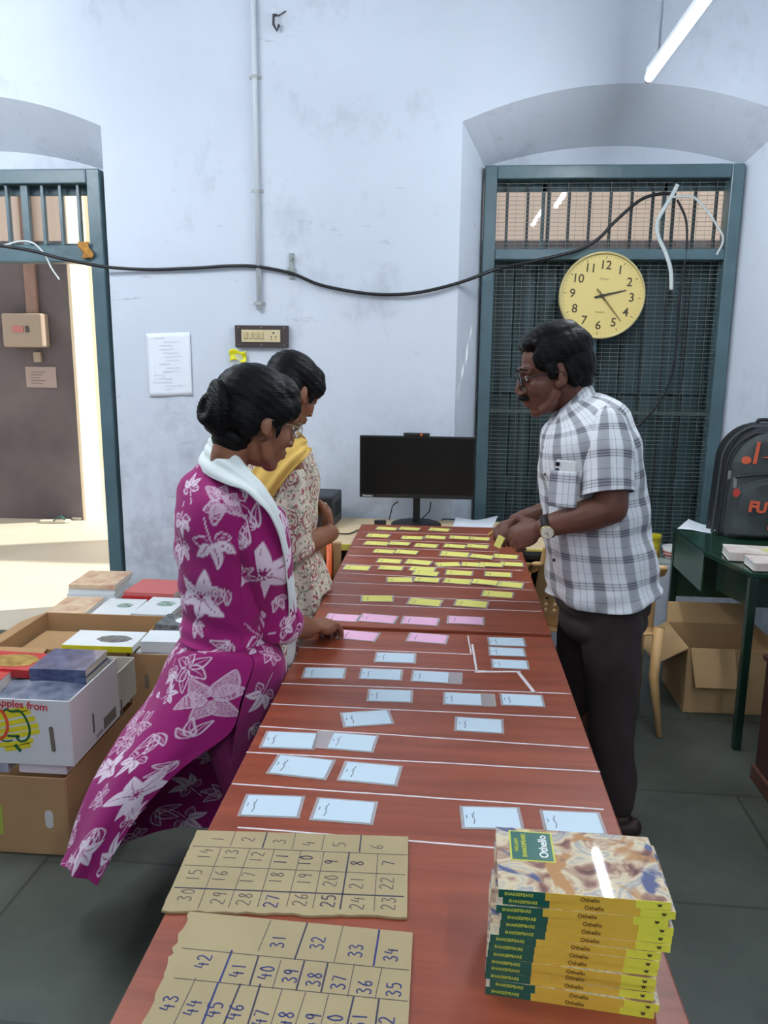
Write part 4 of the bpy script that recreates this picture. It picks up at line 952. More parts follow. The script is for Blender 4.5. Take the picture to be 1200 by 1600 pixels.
# backpack
def backpack():
    cx, cy, z0 = 1.478, 3.80, zt+.002
    t = thing('backpack', 'black and orange backpack standing on the green desk', 'backpack', (cx, cy, z0))
    G1 = pbr('backpack_fabric', (58, 64, 64), .75, var=.12, scale=10, bump=.3, bscale=30); G2 = pbr('backpack_black', (28, 30, 34), .6, bump=.2, bscale=30); OR_ = pbr('orange_print', (214, 96, 62), .7)
    Hh = .515
    def half(zr):   # half width against height ratio
        return .215*(1-.10*zr) if zr < .62 else .215*(1-.062)*math.sqrt(max(0, 1-((zr-.62)/.385)**2.3))
    def shell(y0, y1, hs, sc, zlo=0.0):
        n = 40; prof = []
        for i in range(n+1):
            zr = zlo+(1-zlo)*i/n; prof.append((half(zr)*sc+.001, zr*hs))
        vs = []; fs = []; m = 13
        for i, (wd, zz_) in enumerate(prof):
            for j in range(m):
                u = -1+2*j/(m-1); e = (1-abs(u)**4)
                edge = min(1, (i+1)/4, (n-i+1)/3.5)
                vs.append((cx+wd*u, cy+y0-(y0-y1)*(e**.6)*(.35+.65*edge)+.004*math.sin(zz_*40+u*3), z0+zz_))
            vs.append((cx+wd*.97, cy+y0+.02, z0+zz_)); vs.append((cx-wd*.97, cy+y0+.02, z0+zz_))
        k = m+2
        for i in range(n):
            for j in range(k): fs.append((i*k+j, i*k+(j+1) % k, (i+1)*k+(j+1) % k, (i+1)*k+j))
        fs.append(tuple(reversed(range(k)))); fs.append(tuple(range(n*k, (n+1)*k)))
        return vs, fs
    MB().add(*shell(.10, -.06, Hh, 1.0)).build('main_compartment', G2, t, True)
    MB().add(*shell(-.03, -.105, Hh*.94, .93)).build('front_compartment', G1, t, True)
    MB().add(*shell(-.07, -.145, Hh*.55, .86)).build('lower_pocket', G1, t, True)
    def rim(hs, sc, y, r, nm, mat):
        pts = [(cx-half(i/40)*sc-.001, cy+y, z0+i/40*hs) for i in range(0, 40)]+[(cx+half(i/40)*sc+.001, cy+y, z0+i/40*hs) for i in range(39, -1, -1)]
        MB().tube(pts, r, 8).build(nm, mat, t, True)
    rim(Hh*.95, .98, -.055, .007, 'zip_piping', G2); rim(Hh*1.0, 1.01, -.0, .007, 'seam_piping', G1)
    b = MB(); pts = [(cx-.18+.36*i/20, cy-.148+.018*abs(i-10)/10, z0+.285+.02*math.sin(math.pi*i/20)) for i in range(21)]; b.tube(pts, .006, 8); b.build('pocket_zip', G2, t, True)
    b = MB(); b.box(cx-.185, cx-.170, cy-.125, cy-.118, z0+.235, z0+.285); b.build('zip_pull', pbr('silver_pull', (176, 176, 170), .3, .8), t, bevel=.003)
    MB().box(cx-.2, cx-.188, cy-.095, cy-.085, z0+.27, z0+.31).build('zip_pull', pbr('silver_pull', (176, 176, 170)), t, bevel=.003)
    MB().tube(smoothpts([(cx-.03, cy+.08, z0+Hh*.99), (cx-.025, cy+.08, z0+Hh+.012), (cx+.025, cy+.08, z0+Hh+.012), (cx+.03, cy+.08, z0+Hh*.99)]), .009, 8).build('top_handle', G2, t, True)
    b = MB(); FM = lambda x, zz_, y, r=0: Matrix.Translation((cx+x, cy+y, z0+zz_)) @ Matrix.Rotation(R_(90), 4, 'X') @ Matrix.Rotation(R_(r), 4, 'Z')
    b.add(*text_geo('FUTURE', .068, .003, .002), 0, FM(.005, .145, -.149, -5)); b.build('orange_lettering', OR_, t)
    b = MB(); b.prism([(-.008, -.05), (.008, -.05), (.018, .05), (.004, .05)], 0, .002, M=FM(-.095, .395, -.106)); b.prism(arc(0, 0, .022, 0, 345, 14, .018), 0, .002, M=FM(-.13, .36, -.100))
    b.build('orange_note_print', OR_, t)
    b = MB(); b.prism([(-.06, 0), (-.02, .006), (-.012, .018), (0, .022), (.008, .01), (.06, .004), (.06, -.004), (0, -.004)], 0, .002, M=FM(-.01, .375, -.108)); b.build('orange_plane_print', OR_, t)
    b = MB(); b.prism(arc(0, 0, .028, 0, 345, 14, .018), 0, .002, M=FM(.0, .06, -.149)); b.build('orange_spot', OR_, t)
    b = MB(); b.prism(arc(0, 0, .016, 0, 345, 12, .02), 0, .002, M=FM(-.17, .215, -.128)); b.build('red_spot', pbr('red_print', (190, 60, 50), .7), t)
    b = MB(); b.prism(arc(0, 0, .02, 0, 345, 12, .012), 0, .002, M=FM(.05, .23, -.149)); b.build('red_patch', pbr('red_print', (190, 60, 50)), t)
backpack()
# open cardboard box on the floor
t, a, c, h = open_carton('cardboard_box', 'open brown cardboard box on the floor below the green desk', 1.085, 1.50, 3.44, 3.80, .001, .305, pbr('carton_tan', (180, 146, 102), .85, var=.06, scale=4))
TN = MC['carton_tan']
flap(t, (-a, -c), (-a, c), (-1, 0), 32, .16, TN, h); flap(t, (-a+.01, -c), (-a+.20, -c), (.25, -1), 72, .17, TN, h); flap(t, (-a, c), (a, c), (0, 1), -60, .1, TN, h)
# cabinet corner
t = thing('wooden_cabinet', 'low dark red-brown wooden cabinet at the right edge of view', 'cabinet', (1.5, 2.55, 0))
WD = pbr('dark_redwood', (70, 40, 34), .45, var=.2, scale=3, stretch=(1, 1, .2)); 
MB().box(1.190, 1.8, 2.2, 2.875, .06, .48).build('cabinet_body', WD, t, bevel=.004); MB().box(1.180, 1.82, 2.18, 2.885, .0, .06).build('plinth', pbr('redwood_plinth', (98, 60, 46), .5), t, bevel=.003)
MB().box(1.180, 1.82, 2.18, 2.885, .48, .50).build('cabinet_top', WD, t, bevel=.003)
# bowl and tin on the window sill
p = on_z(1046, 874, .486)
t = thing('small_bowl', 'small white bowl with a red band on the window sill', 'bowl', (p.x+.015, 4.33, .486))
MB().lathe([(.028, 0), (.045, .03), (.052, .07), (.049, .07), (.04, .03), (.02, .006)], 28, M=Matrix.Translation((p.x+.015, 4.33, .486)), cap=True).build('bowl_body', pbr('bowl_white', (226, 226, 222), .3), t, True)
MB().lathe([(.0402, .018), (.0485, .045), (.049, .045), (.0406, .018)], 28, M=Matrix.Translation((p.x+.015, 4.33, .486)), cap=False).build('red_band', pbr('bowl_red', (176, 60, 58), .4), t, True)
t = thing('yellow_tin', 'yellow tin standing on the window sill beside the bowl', 'tin', (p.x-.075, 4.36, .486))
MB().lathe([(.035, 0), (.035, .11)], 24, M=Matrix.Translation((p.x-.075, 4.36, .486))).build('tin_body', pbr('tin_yellow', (206, 188, 40), .4, col2=(80, 70, 30), scale=18), t, 40)
MB().lathe([(.037, .11), (.037, .125)], 24, M=Matrix.Translation((p.x-.075, 4.36, .486))).build('tin_lid', pbr('tin_lid', (216, 200, 40), .4), t, 40)

# ================================================================ CHAIRS
TANP = pbr('tan_plastic', (212, 168, 112), .38, var=.04)
def tan_chair(x0, x1, yb, label):
    cx = (x0+x1)/2; hw = (x1-x0)/2; t = thing('plastic_chair', label, 'chair', (cx, yb+.2, 0))
    # back: perforated shell seen from behind, the seat reaches away towards the desk
    zt_ = .82
    def bf(u, v):
        x = cx+(u*2-1)*hw*(.98-.10*v**2); zz_ = .43+(zt_-.43)*v-.03*(abs(u*2-1)**3)*v; y = yb+.05-.07*v+.055*(abs(u*2-1)**2); return (x, y, zz_)
    hole = []; nu, nv = 44, 30; g = [[Vector(bf(i/nu, j/nv)) for i in range(nu+1)] for j in range(nv+1)]
    fs = []
    for j in range(nv):
        for i in range(nu):
            if 3 <= i < nu-3 and 5 <= j < nv-4 and i % 3 == 1 and j % 2 == 0: continue
            fs.append((j*(nu+1)+i, j*(nu+1)+i+1, (j+1)*(nu+1)+i+1, (j+1)*(nu+1)+i))
    o = MB().add([p for r in g for p in r], fs).build('backrest', TANP, t, True)
    s = o.modifiers.new('thick', 'SOLIDIFY'); s.thickness = .006
    MB().surf(lambda u, v: (cx+(u*2-1)*hw*.95, yb+.02+.33*v, .435+.02*v-.018*math.sin(u*math.pi)*math.sin(v*math.pi)), 16, 16, .007).build('seat', TANP, t, True)
    for s_ in (-1, 1):
        x = cx+s_*hw
        MB().tube([(x, yb+.03, .46), (x-s_*.012, yb+.01, .25), (x+s_*.02, yb-.03, .0)], [.030, .026, .016], 10, flat=(1, .75)).build('leg', TANP, t, True)
        MB().tube([(x, yb+.31, .64), (x, yb+.325, .44), (x+s_*.01, yb+.335, 0)], [.026, .026, .016], 10, flat=(1, .7)).build('leg', TANP, t, True)
        MB().tube(smoothpts([(x-s_*.01, yb+.03, .72), (x+s_*.005, yb+.12, .665), (x+s_*.01, yb+.22, .655), (x, yb+.31, .64)]), .026, 10, flat=(1, .4)).build('armrest', TANP, t, True)
    return t
tan_chair(.375, .90, 3.22, 'tan plastic armchair with perforated back behind the man')
# curved arm strip of a second chair
t = thing('orange_leg_chair', 'chair with brown wooden back and orange tube legs beyond the table', 'chair', (-.66, 3.34, 0))
BW = pbr('brown_veneer', (150, 108, 66), .5, var=.15, scale=3, stretch=(10, 1, 1)); ORG = pbr('orange_tube', (226, 92, 28), .35)
MB().surf(lambda u, v: (-.90+.43*u, 3.21+.025*math.sin(u*math.pi), .715+.125*v), 12, 4, .014).build('backrest', BW, t, True)
MB().surf(lambda u, v: (-.89+.41*u, 3.22+.33*v, .445-.01*math.sin(v*3)), 8, 8, .014).build('seat', BW, t, True)
MB().box(-.90, -.47, 3.185, 3.20, .56, .62).build('back_rail', pbr('dark_veneer', (104, 70, 52), .5), t, bevel=.003)
for x in (-.905, -.478):
    MB().tube([(x, 3.19, .80), (x, 3.19, .45), (x, 3.17, 0)], .0125, 12).build('rear_post', ORG, t, True)
    MB().tube([(x, 3.54, .44), (x, 3.56, 0)], .0125, 12).build('leg', ORG, t, True)
    MB().tube([(x, 3.19, .43), (x, 3.54, .43)], .011, 10).build('side_tube', ORG, t, True)
    MB().tube([(x, 3.19, .52), (x, 3.19, .545)], .0145, 12).build('green_band', pbr('green_band', (40, 84, 44), .5), t, True)
MB().box(-.462, -.43, 3.19, 3.215, .28, .80).build('side_slat', pbr('tan_slat', (176, 138, 92), .5), t, bevel=.003)
# ================================================================ PEOPLE
def fuse(name, b, mat, parent, voxel=.004, it=4, fac=.5, disp=None):
    """overlapping closed volumes -> one continuous smooth surface"""
    o = b.build('tmp', mat, None)
    m = o.modifiers.new('r', 'REMESH'); m.mode = 'VOXEL'; m.voxel_size = voxel; m.adaptivity = 0
    s = o.modifiers.new('s', 'SMOOTH'); s.factor = fac; s.iterations = it
    dg = bpy.context.evaluated_depsgraph_get(); me = bpy.data.meshes.new_from_object(o.evaluated_get(dg)); old = o.data
    bpy.data.objects.remove(o); bpy.data.meshes.remove(old)
    n = len(me.vertices); co = np.empty(n*3, np.float32); me.vertices.foreach_get('co', co); co = co.reshape(-1, 3)
    if disp is not None:
        nr = np.empty(n*3, np.float32); me.vertices.foreach_get('normal', nr); co = co+nr.reshape(-1, 3)*disp(co)[:, None]
    inv = np.array(wmat(parent).inverted()); co = co @ inv[:3, :3].T+inv[:3, 3]
    me.vertices.foreach_set('co', co.astype(np.float32).ravel()); me.update()
    me.materials.clear(); me.materials.append(mat); me.shade_smooth(); me.name = name
    r = bpy.data.objects.new(name, me); COL.objects.link(r); r.parent = parent
    return r
def E(b, H, c, r, rot=None, nu=20, nv=12, mi=0):
    R = rot.to_matrix().to_4x4() if rot else Matrix.Identity(4)
    n0 = MB(); n0.ell((0, 0, 0), (1, 1, 1), nu, nv)
    b.add(n0.v, n0.f, mi, H @ Matrix.Translation(c) @ R @ Matrix.Diagonal((*r, 1)))
def limb(b, pts, rad, n=16, sub=4, caps=True, flat=None, upv=None):
    P = [Vector((*p, r)) if False else Vector(p) for p in pts]; S = smoothpts(P, sub) if len(P) > 2 else P
    k = len(P)-1; rr = []
    for i in range(len(S)):
        t = i/(len(S)-1)*k; a = min(int(t), k-1); u = t-a; u = u*u*(3-2*u); rr.append(rad[a]*(1-u)+rad[a+1]*u)
    b.tube(S, rr, n, flat=flat, upv=upv)
    if caps:
        w = flat[1] if flat else 1
        for p, r in ((S[0], rr[0]), (S[-1], rr[-1])): b.ell(p, (r*w*.98,)*3, 14, 8)
def HL(H, pts): return [H @ Vector(p) for p in pts]
def head(b, H, female=False, k=1.0):
    E(b, H, (-.012, 0, .034), (.096, .074, .086)); E(b, H, (.026, 0, -.022), (.064, .060, .084)); E(b, H, (.030, 0, -.070), (.046, .046, .040))
    E(b, H, (.066, 0, -.097), (.020, .022, .017)); E(b, H, (.050, .034, -.028), (.034, .026, .032)); E(b, H, (.050, -.034, -.028), (.034, .026, .032))
    for s in (-1, 1):
        b.tube(HL(H, [(.005, s*.056, -.045), (.028, s*.048, -.078), (.058, s*.022, -.096)]), [.0135*k, .0145*k, .014*k], 12)      # jaw line
        b.tube(HL(H, [(.088, s*.012, .026), (.084, s*.036, .028), (.068, s*.054, .018)]), [.009*k, .010*k, .008*k], 10)        # brow ridge
        E(b, H, (-.010, s*.076, -.010), (.015, .007, .028), Euler((R_(s*8), R_(-12), R_(s*22))))                                 # ear
        E(b, H, (.006, s*.073, -.030), (.009, .008, .012)); E(b, H, (.100, s*.0125, -.036), (.010, .008, .008))
        E(b, H, (.074, s*.031, .003), (.013, .0155, .0105))
    b.tube(HL(H, [(.086, 0, .022), (.096, 0, -.004), (.108, 0, -.024), (.109, 0, -.031), (.096, 0, -.040)]), [.008*k, .008*k, .0092*k, .0095*k, .007*k], 12)
    b.tube(HL(H, [(.080, .022, -.062), (.094, .010, -.0585), (.098, 0, -.059), (.094, -.010, -.0585), (.080, -.022, -.062)]), [.004*k, .0062*k, .0062*k, .0062*k, .004*k], 8)
    b.tube(HL(H, [(.080, .020, -.066), (.092, .010, -.070), (.094, 0, -.0715), (.092, -.010, -.070), (.080, -.020, -.066)]), [.004*k, .0068*k, .0072*k, .0068*k, .004*k], 8)
    E(b, H, (.078, 0, -.052), (.016, .020, .012)); E(b, H, (.070, 0, -.076), (.019, .026, .016)); E(b, H, (.060, 0, -.060), (.026, .034, .026))
def eyes(H, parent):
    for s in (-1, 1):
        b = MB(); E(b, H, (.0775, s*.031, .003), (.0105, .0125, .008)); b.build('eyeball', pbr('eye_white', (214, 206, 198), .25), parent, True)
        b = MB(); E(b, H, (.0865, s*.0305, .001), (.0022, .0052, .0052)); b.build('iris', pbr('iris_dark', (30, 20, 16), .15), parent, True)
def hand(b, wrist, d, n, l, sc=1.0, curl=(30, 35, 25), spread=.02, thumb=(0.55, .5), fl=1.0):
    """d: wrist->knuckles, n: palm normal (fingers bend towards it), l: towards the thumb side"""
    w = Vector(wrist); d = Vector(d).normalized(); n = Vector(n); n = (n-d*n.dot(d)).normalized(); l = Vector(l); l = (l-d*l.dot(d)-n*l.dot(n)).normalized()
    s = sc
    M = Matrix((d, l, n)).transposed().to_4x4(); M.translation = w
    def P(a, c, e): return w+d*a*s+l*c*s+n*e*s
    b.tube([P(-.03, 0, 0), P(.01, 0, 0), P(.04, .003, .0), P(.075, .004, .0), P(.092, .004, .001)], [.024*s, .026*s, .034*s, .037*s, .030*s], 14, flat=(1.0, .46), upv=n)
    E(b, M, (.045*s, .026*s, .008*s), (.034*s, .017*s, .014*s)); E(b, M, (.05*s, -.024*s, .006*s), (.036*s, .014*s, .013*s))
    for i, (off, L_, r) in enumerate(((.030, .072, .0092), (.010, .080, .0095), (-.011, .074, .0090), (-.030, .058, .0080))):
        base = P(.085 if i in (1, 2) else .080, off, 0); a = 0.0; dd = d+l*(spread*(1.5-i)); dd.normalize(); pts = [P(.055, off*.9, 0), base]; rad = [r*s*1.0, r*s*1.12]
        for j, (fr, c) in enumerate(zip((.46, .30, .24), curl)):
            a += R_(c+i*3); v = dd*math.cos(a)+n*math.sin(a); pts.append(pts[-1]+v*L_*fl*fr*s); rad.append(r*s*(1.04-.13*j))
        limb(b, pts, rad, 12, 3)
    t0 = P(.018, .024, .006); t1 = P(.045, .046, .012+.01*thumb[1]); v = (d*thumb[0]+l*.55+n*thumb[1]).normalized(); t2 = t1+v*.034*s; v2 = (d*(thumb[0]+.3)+l*.1+n*thumb[1]).normalized(); t3 = t2+v2*.028*s
    limb(b, [t0, t1, t2, t3], [.014*s, .0125*s, .0115*s, .0092*s], 12, 3)
def skin_mat(name, c, c2): return pbr(name, c, .48, col2=c2, scale=9, spec=.35, bump=.06, bscale=70, detail=3)
def hair_mat():
    m = bpy.data.materials.new('black_hair'); m.use_nodes = True; t = m.node_tree; L = t.links.new
    b = t.nodes['Principled BSDF']; b.inputs['Base Color'].default_value = (.0035, .0035, .0035, 1); b.inputs['Roughness'].default_value = .46; b.inputs['Specular IOR Level'].default_value = .13
    tc = nd(t, 'ShaderNodeTexCoord'); mp = nd(t, 'ShaderNodeMapping'); mp.inputs['Scale'].default_value = (18, 18, 150); mp.inputs['Rotation'].default_value = (R_(20), R_(25), 0)
    L(tc.outputs['Object'], mp.inputs[0]); n = nd(t, 'ShaderNodeTexNoise'); n.inputs['Scale'].default_value = 1.6; n.inputs['Detail'].default_value = 4; n.inputs['Distortion'].default_value = .5; L(mp.outputs[0], n.inputs['Vector'])
    bp = nd(t, 'ShaderNodeBump'); bp.inputs['Strength'].default_value = .55; bp.inputs['Distance'].default_value = .004; L(n.outputs['Fac'], bp.inputs['Height']); L(bp.outputs[0], b.inputs['Normal'])
    return m
HAIR = hair_mat()
def hmat(c, yaw_dir, pitch, sc, roll=0):
    f = Vector((yaw_dir[0], yaw_dir[1], 0)).normalized(); l = Vector((0, 0, 1)).cross(f); u = Vector((0, 0, 1))
    f2 = f*math.cos(R_(pitch))-u*math.sin(R_(pitch)); u2 = f2.cross(l)
    M = Matrix((f2, l, u2)).transposed().to_4x4(); M = M @ Matrix.Rotation(R_(roll), 4, 'X') @ Matrix.Diagonal((sc, sc, sc, 1)); M.translation = Vector(c); return M
def cat2(C, nu, nv, wrapu=False):
    """C: (rows, cols, 3) control net -> (nv+1, nu+1, 3) Catmull-Rom"""
    C = np.array([[tuple(p) for p in r] for r in C], float)
    def ip(A, n, wrap):
        k = A.shape[0]; segs = k if wrap else k-1; out = []
        for i in range(n+1):
            t = i/n*segs; a = min(int(t), segs-1); u = t-a
            g = (lambda j: A[j % k]) if wrap else (lambda j: A[min(max(j, 0), k-1)])
            p0, p1, p2, p3 = g(a-1), g(a), g(a+1), g(a+2)
            out.append(.5*((2*p1)+(p2-p0)*u+(2*p0-5*p1+4*p2-p3)*u*u+(3*p1-p0-3*p2+p3)*u**3))
        return np.array(out)
    A = ip(C, nv, False); return np.swapaxes(ip(np.swapaxes(A, 0, 1), nu, wrapu), 0, 1)
def garment(name, G, parent, mat, th=.0025, paint=None, wrap=False, uvoff=(0, 0)):
    """G (nv+1, nu+1, 3) grid of world points; UV in metres; returns object, grid and UV"""
    nv, nu = G.shape[0]-1, G.shape[1]-1
    du = np.linalg.norm(np.diff(G, axis=1), axis=2).mean(axis=0); U1 = np.concatenate([[0], np.cumsum(du)])
    dv = np.linalg.norm(np.diff(G, axis=0), axis=2).mean(axis=1); V1 = np.concatenate([[0], np.cumsum(dv)])
    UU, VV = np.meshgrid(U1+uvoff[0], V1+uvoff[1])
    idx = np.arange((nu+1)*(nv+1)).reshape(nv+1, nu+1)
    q = np.stack([idx[:-1, :-1], idx[:-1, 1:], idx[1:, 1:], idx[1:, :-1]], -1).reshape(-1, 4)
    inv = np.array(wmat(parent).inverted()); P = G.reshape(-1, 3) @ inv[:3, :3].T+inv[:3, 3]
    me = bpy.data.meshes.new(name); me.from_pydata(P.tolist(), [], q.tolist()); me.materials.append(mat)
    uvl = me.uv_layers.new(name='uv'); li = np.empty(len(me.loops), np.int32); me.loops.foreach_get('vertex_index', li)
    uv = np.stack([UU.ravel()[li], VV.ravel()[li]], -1).astype(np.float32); uvl.data.foreach_set('uv', uv.ravel())
    if paint is not None:
        col = paint(UU.ravel(), VV.ravel()); a = me.color_attributes.new('Col', 'FLOAT_COLOR', 'POINT')
        a.data.foreach_set('color', np.concatenate([col, np.ones((len(col), 1))], 1).astype(np.float32).ravel())
    me.shade_smooth(); o = bpy.data.objects.new(name, me); COL.objects.link(o); o.parent = parent
    if th: s = o.modifiers.new('cloth_thickness', 'SOLIDIFY'); s.thickness = th; s.offset = 0
    return o
def grid_uv(G):
    du = np.linalg.norm(np.diff(G, axis=1), axis=2).mean(axis=0); dv = np.linalg.norm(np.diff(G, axis=0), axis=2).mean(axis=1)
    return np.concatenate([[0], np.cumsum(du)]), np.concatenate([[0], np.cumsum(dv)])
def wrinkle(G, amp, fr, seed, dirs=(1, 1, 1), fold=None):
    """push grid points along their normals by noise"""
    a = np.gradient(G, axis=1); b = np.gradient(G, axis=0); n = np.cross(a, b); n /= (np.linalg.norm(n, axis=2, keepdims=True)+1e-9)
    D = np.zeros(G.shape[:2])
    for j in range(0, G.shape[0]):
        for i in range(0, G.shape[1]):
            p = G[j, i]; D[j, i] = noise.noise(Vector((p[0]*fr*dirs[0]+seed, p[1]*fr*dirs[1], p[2]*fr*dirs[2])))
    if fold is not None: D = D*amp+fold
    else: D = D*amp
    return G+n*D[..., None]
def ring(c, A, B, n, th0=0.0, e=1.0):
    """n points around centre c with half axes A, B"""
    c = np.array(c); A = np.array(A); B = np.array(B); out = []
    for i in range(n):
        t = th0+2*math.pi*i/n; co, si = math.cos(t), math.sin(t)
        out.append(c+A*math.copysign(abs(co)**e, co)+B*math.copysign(abs(si)**e, si))
    return out
def glasses(H, parent, mat, r=.0014, k=1.0, cx=.103, lens=True, w=.021, hgt=.016):
    g = None; b = MB()
    for s in (-1, 1):
        c = [(cx-.012*abs(math.cos(a))*0-.004, s*.033+w*math.cos(a), .001+hgt*math.sin(a)) for a in np.linspace(0, 2*math.pi, 25)]
        b.tube(HL(H, c), r*k, 6); b.tube(HL(H, [(cx-.004, s*.054, .006), (cx-.012, s*.064, .007), (.04, s*.073, .006), (-.005, s*.081, .004), (-.018, s*.082, -.012)]), r*k, 6)
    b.tube(HL(H, [(cx-.004, -.012, .005), (cx, 0, .009), (cx-.004, .012, .005)]), r*k, 6)
    g = b.build('glasses', mat, parent, True)
    if lens:
        for s in (-1, 1):
            b = MB(); pl = [(s*.033+w*math.cos(a), .001+hgt*math.sin(a)) for a in np.linspace(0, 2*math.pi, 24, endpoint=False)]
            vs = HL(H, [(cx-.004, p[0], p[1]) for p in pl]+[(cx-.0052, p[0], p[1]) for p in pl]); n = 24
            b.add(vs, [tuple(range(n)), tuple(reversed(range(n, 2*n)))]+[(i, (i+1) % n, n+(i+1) % n, n+i) for i in range(n)])
            b.build('lens', pbr('lens_clear', (220, 226, 226), .05, alpha=.18, coat=.6), g)
    return g

# ---------------------------------------------------------------- the man
def build_man():
    foot = Vector((.64, 2.50, 0)); t = thing('person', 'man in white checked shirt and dark brown trousers holding yellow cards over the table', 'person', foot)
    SK = skin_mat('man_skin', (112, 72, 56), (94, 58, 46))
    H = hmat(on_y(865, 582, 2.50), (-1, -.06), 14, 1.08)
    b = MB(); head(b, H, k=1.08)
    nb = on_y(915, 655, 2.50); limb(b, [H @ Vector((-.03, 0, -.03)), H @ Vector((-.05, 0, -.10)), nb], [.062, .062, .075])
    # trunk under the shirt
    tr = [(on_y(918, 672, 2.5), .085, .14), (on_y(922, 720, 2.5), .12, .165), (on_y(928, 790, 2.5), .125, .15), (on_y(936, 860, 2.5), .12, .14), (on_y(942, 925, 2.5), .12, .15)]
    n = 24; vs = []; fs = []
    for c, a, d in tr: vs += [tuple(p) for p in ring(c, (a, 0, 0), (0, d, 0), n)]
    for j in range(len(tr)-1):
        for i in range(n): fs.append((j*n+i, j*n+(i+1) % n, (j+1)*n+(i+1) % n, (j+1)*n+i))
    fs += [tuple(reversed(range(n))), tuple(range((len(tr)-1)*n, len(tr)*n))]; b.add(vs, fs)
    # left arm (towards the viewer)
    sh, el, wr = on_y(952, 672, 2.335), on_y(956, 794, 2.29), on_y(849, 824, 2.33)
    limb(b, [sh+Vector((0, .03, -.02)), sh.lerp(el, .5), el], [.045, .050, .047]); limb(b, [el, el.lerp(wr, .35)+Vector((0, 0, -.002)), el.lerp(wr, .75), wr], [.046, .049, .037, .028])
    dl = (on_y(800, 843, 2.37)-wr)
    hand(b, wr+dl.normalized()*.012, dl, (-.25, .75, -.5), (-.25, .35, .9), 1.0, curl=(42, 42, 26), thumb=(.75, .55))
    # right arm
    sh2, el2, wr2 = on_y(935, 672, 2.665), on_y(895, 790, 2.74), on_y(806, 815, 2.60)
    limb(b, [sh2+Vector((0, -.03, -.02)), sh2.lerp(el2, .5), el2], [.045, .05, .045]); limb(b, [el2, el2.lerp(wr2, .35), el2.lerp(wr2, .75), wr2], [.045, .044, .034, .027])
    dr = on_y(776, 826, 2.50)-wr2
    hand(b, wr2+dr.normalized()*.01, dr, (-.2, -.75, -.45), (-.2, -.3, .9), .98, curl=(38, 40, 28), thumb=(.7, .5))
    # legs in the trousers
    hp = on_y(940, 925, 2.5); aL, aR = on_y(966, 1256, 2.44), Vector((.50, 2.66, .09))
    for a, dy in ((aL, -.09), (aR, .09)):
        h0 = hp+Vector((0, dy, 0)); kn = h0.lerp(a, .52)+Vector((-.0, 0, 0)); limb(b, [h0, kn, a], [.08, .048, .034]); limb(b, [a, Vector((a.x-.02, a.y, .045)), Vector((a.x-.13, a.y, .035))], [.034, .032, .022])
    body = fuse('body', b, SK, t, .0042, 3)
    eyes(H, body)
    b = MB(); limb(b, HL(H, [(.088, .026, -.054), (.099, .013, -.0495), (.104, 0, -.048), (.099, -.013, -.0495), (.088, -.026, -.054)]), [.0045, .0095, .0098, .0095, .0045], 10)
    b.build('moustache', HAIR, body, True)
    b = MB()
    for s in (-1, 1): b.tube(HL(H, [(.0965, s*.014, .026), (.0935, s*.034, .032), (.077, s*.056, .026)]), [.003, .0034, .0018], 8, flat=(1, 1))
    b.build('eyebrows', HAIR, body, True)
    glasses(H, t, pbr('black_frame', (22, 20, 22), .3), r=.0021)
    # hair
    b = MB(); E(b, H, (-.026, 0, .056), (.098, .081, .078)); E(b, H, (-.055, 0, .012), (.068, .079, .075)); E(b, H, (.030, -.01, .100), (.054, .060, .030), Euler((0, R_(16), 0))); E(b, H, (-.02, 0, .108), (.075, .062, .034))
    E(b, H, (.050, .02, .092), (.030, .042, .020)); E(b, H, (-.07, 0, .07), (.05, .055, .04)); E(b, H, (-.062, 0, -.035), (.045, .062, .036))
    for s in (-1, 1): E(b, H, (.016, s*.071, .012), (.018, .010, .028)); E(b, H, (.022, s*.064, .048), (.040, .013, .040)); E(b, H, (-.040, s*.068, -.005), (.024, .014, .045))
    fuse('hair', b, HAIR, t, .004, 2, disp=lambda c: .0009*np.sin(c[:, 2]*150+np.sin(c[:, 0]*70)*2+c[:, 0]*160)+.0004*np.sin(c[:, 0]*620+c[:, 2]*200))
    # trousers
    TR = pbr('dark_brown_trousers', (50, 38, 37), .85, var=.12, scale=5, bump=.25, bscale=9)
    b = MB()
    for (px, py, w_, d_) in ((943, 908, .150, .165), (941, 935, .152, .17), (940, 965, .140, .165)):
        b.ell(on_y(px, py, 2.5), (w_, d_, .085), 24, 14)
    def leg(pts, rr): limb(b, pts, rr, 20, 5)
    leg([on_y(953, 950, 2.42), on_y(955, 1010, 2.42), on_y(958, 1080, 2.43), on_y(955, 1140, 2.44), on_y(962, 1200, 2.44), on_y(966, 1252, 2.44)], [.100, .092, .080, .073, .064, .056])
    leg([on_y(925, 950, 2.6), on_y(912, 1010, 2.62), on_y(905, 1080, 2.64), Vector((.46, 2.66, .40)), Vector((.50, 2.66, .10))], [.100, .094, .080, .070, .058])
    fuse('trousers', b, TR, t, .007, 5, disp=lambda c: .0035*np.sin(c[:, 2]*34+c[:, 1]*22+np.sin(c[:, 0]*30))*np.sin(c[:, 0]*41+c[:, 1]*17))
    SH = pbr('dark_brown_shoe', (52, 34, 30), .35, coat=.2)
    for a in (aL, aR):
        b = MB(); g = a; 
        limb(b, [Vector((g.x+.045, g.y, .045)), Vector((g.x-.03, g.y, .048)), Vector((g.x-.13, g.y, .040)), Vector((g.x-.20, g.y, .030))], [.040, .043, .045, .028], 16, 4, flat=(1, .95)); b.ell((g.x+.005, g.y, .075), (.045, .036, .035))
        MBc = [(v[0], v[1], max(v[2], .004)) for v in b.v]; b.v = MBc
        fuse('shoe', b, SH, t, .005, 2)
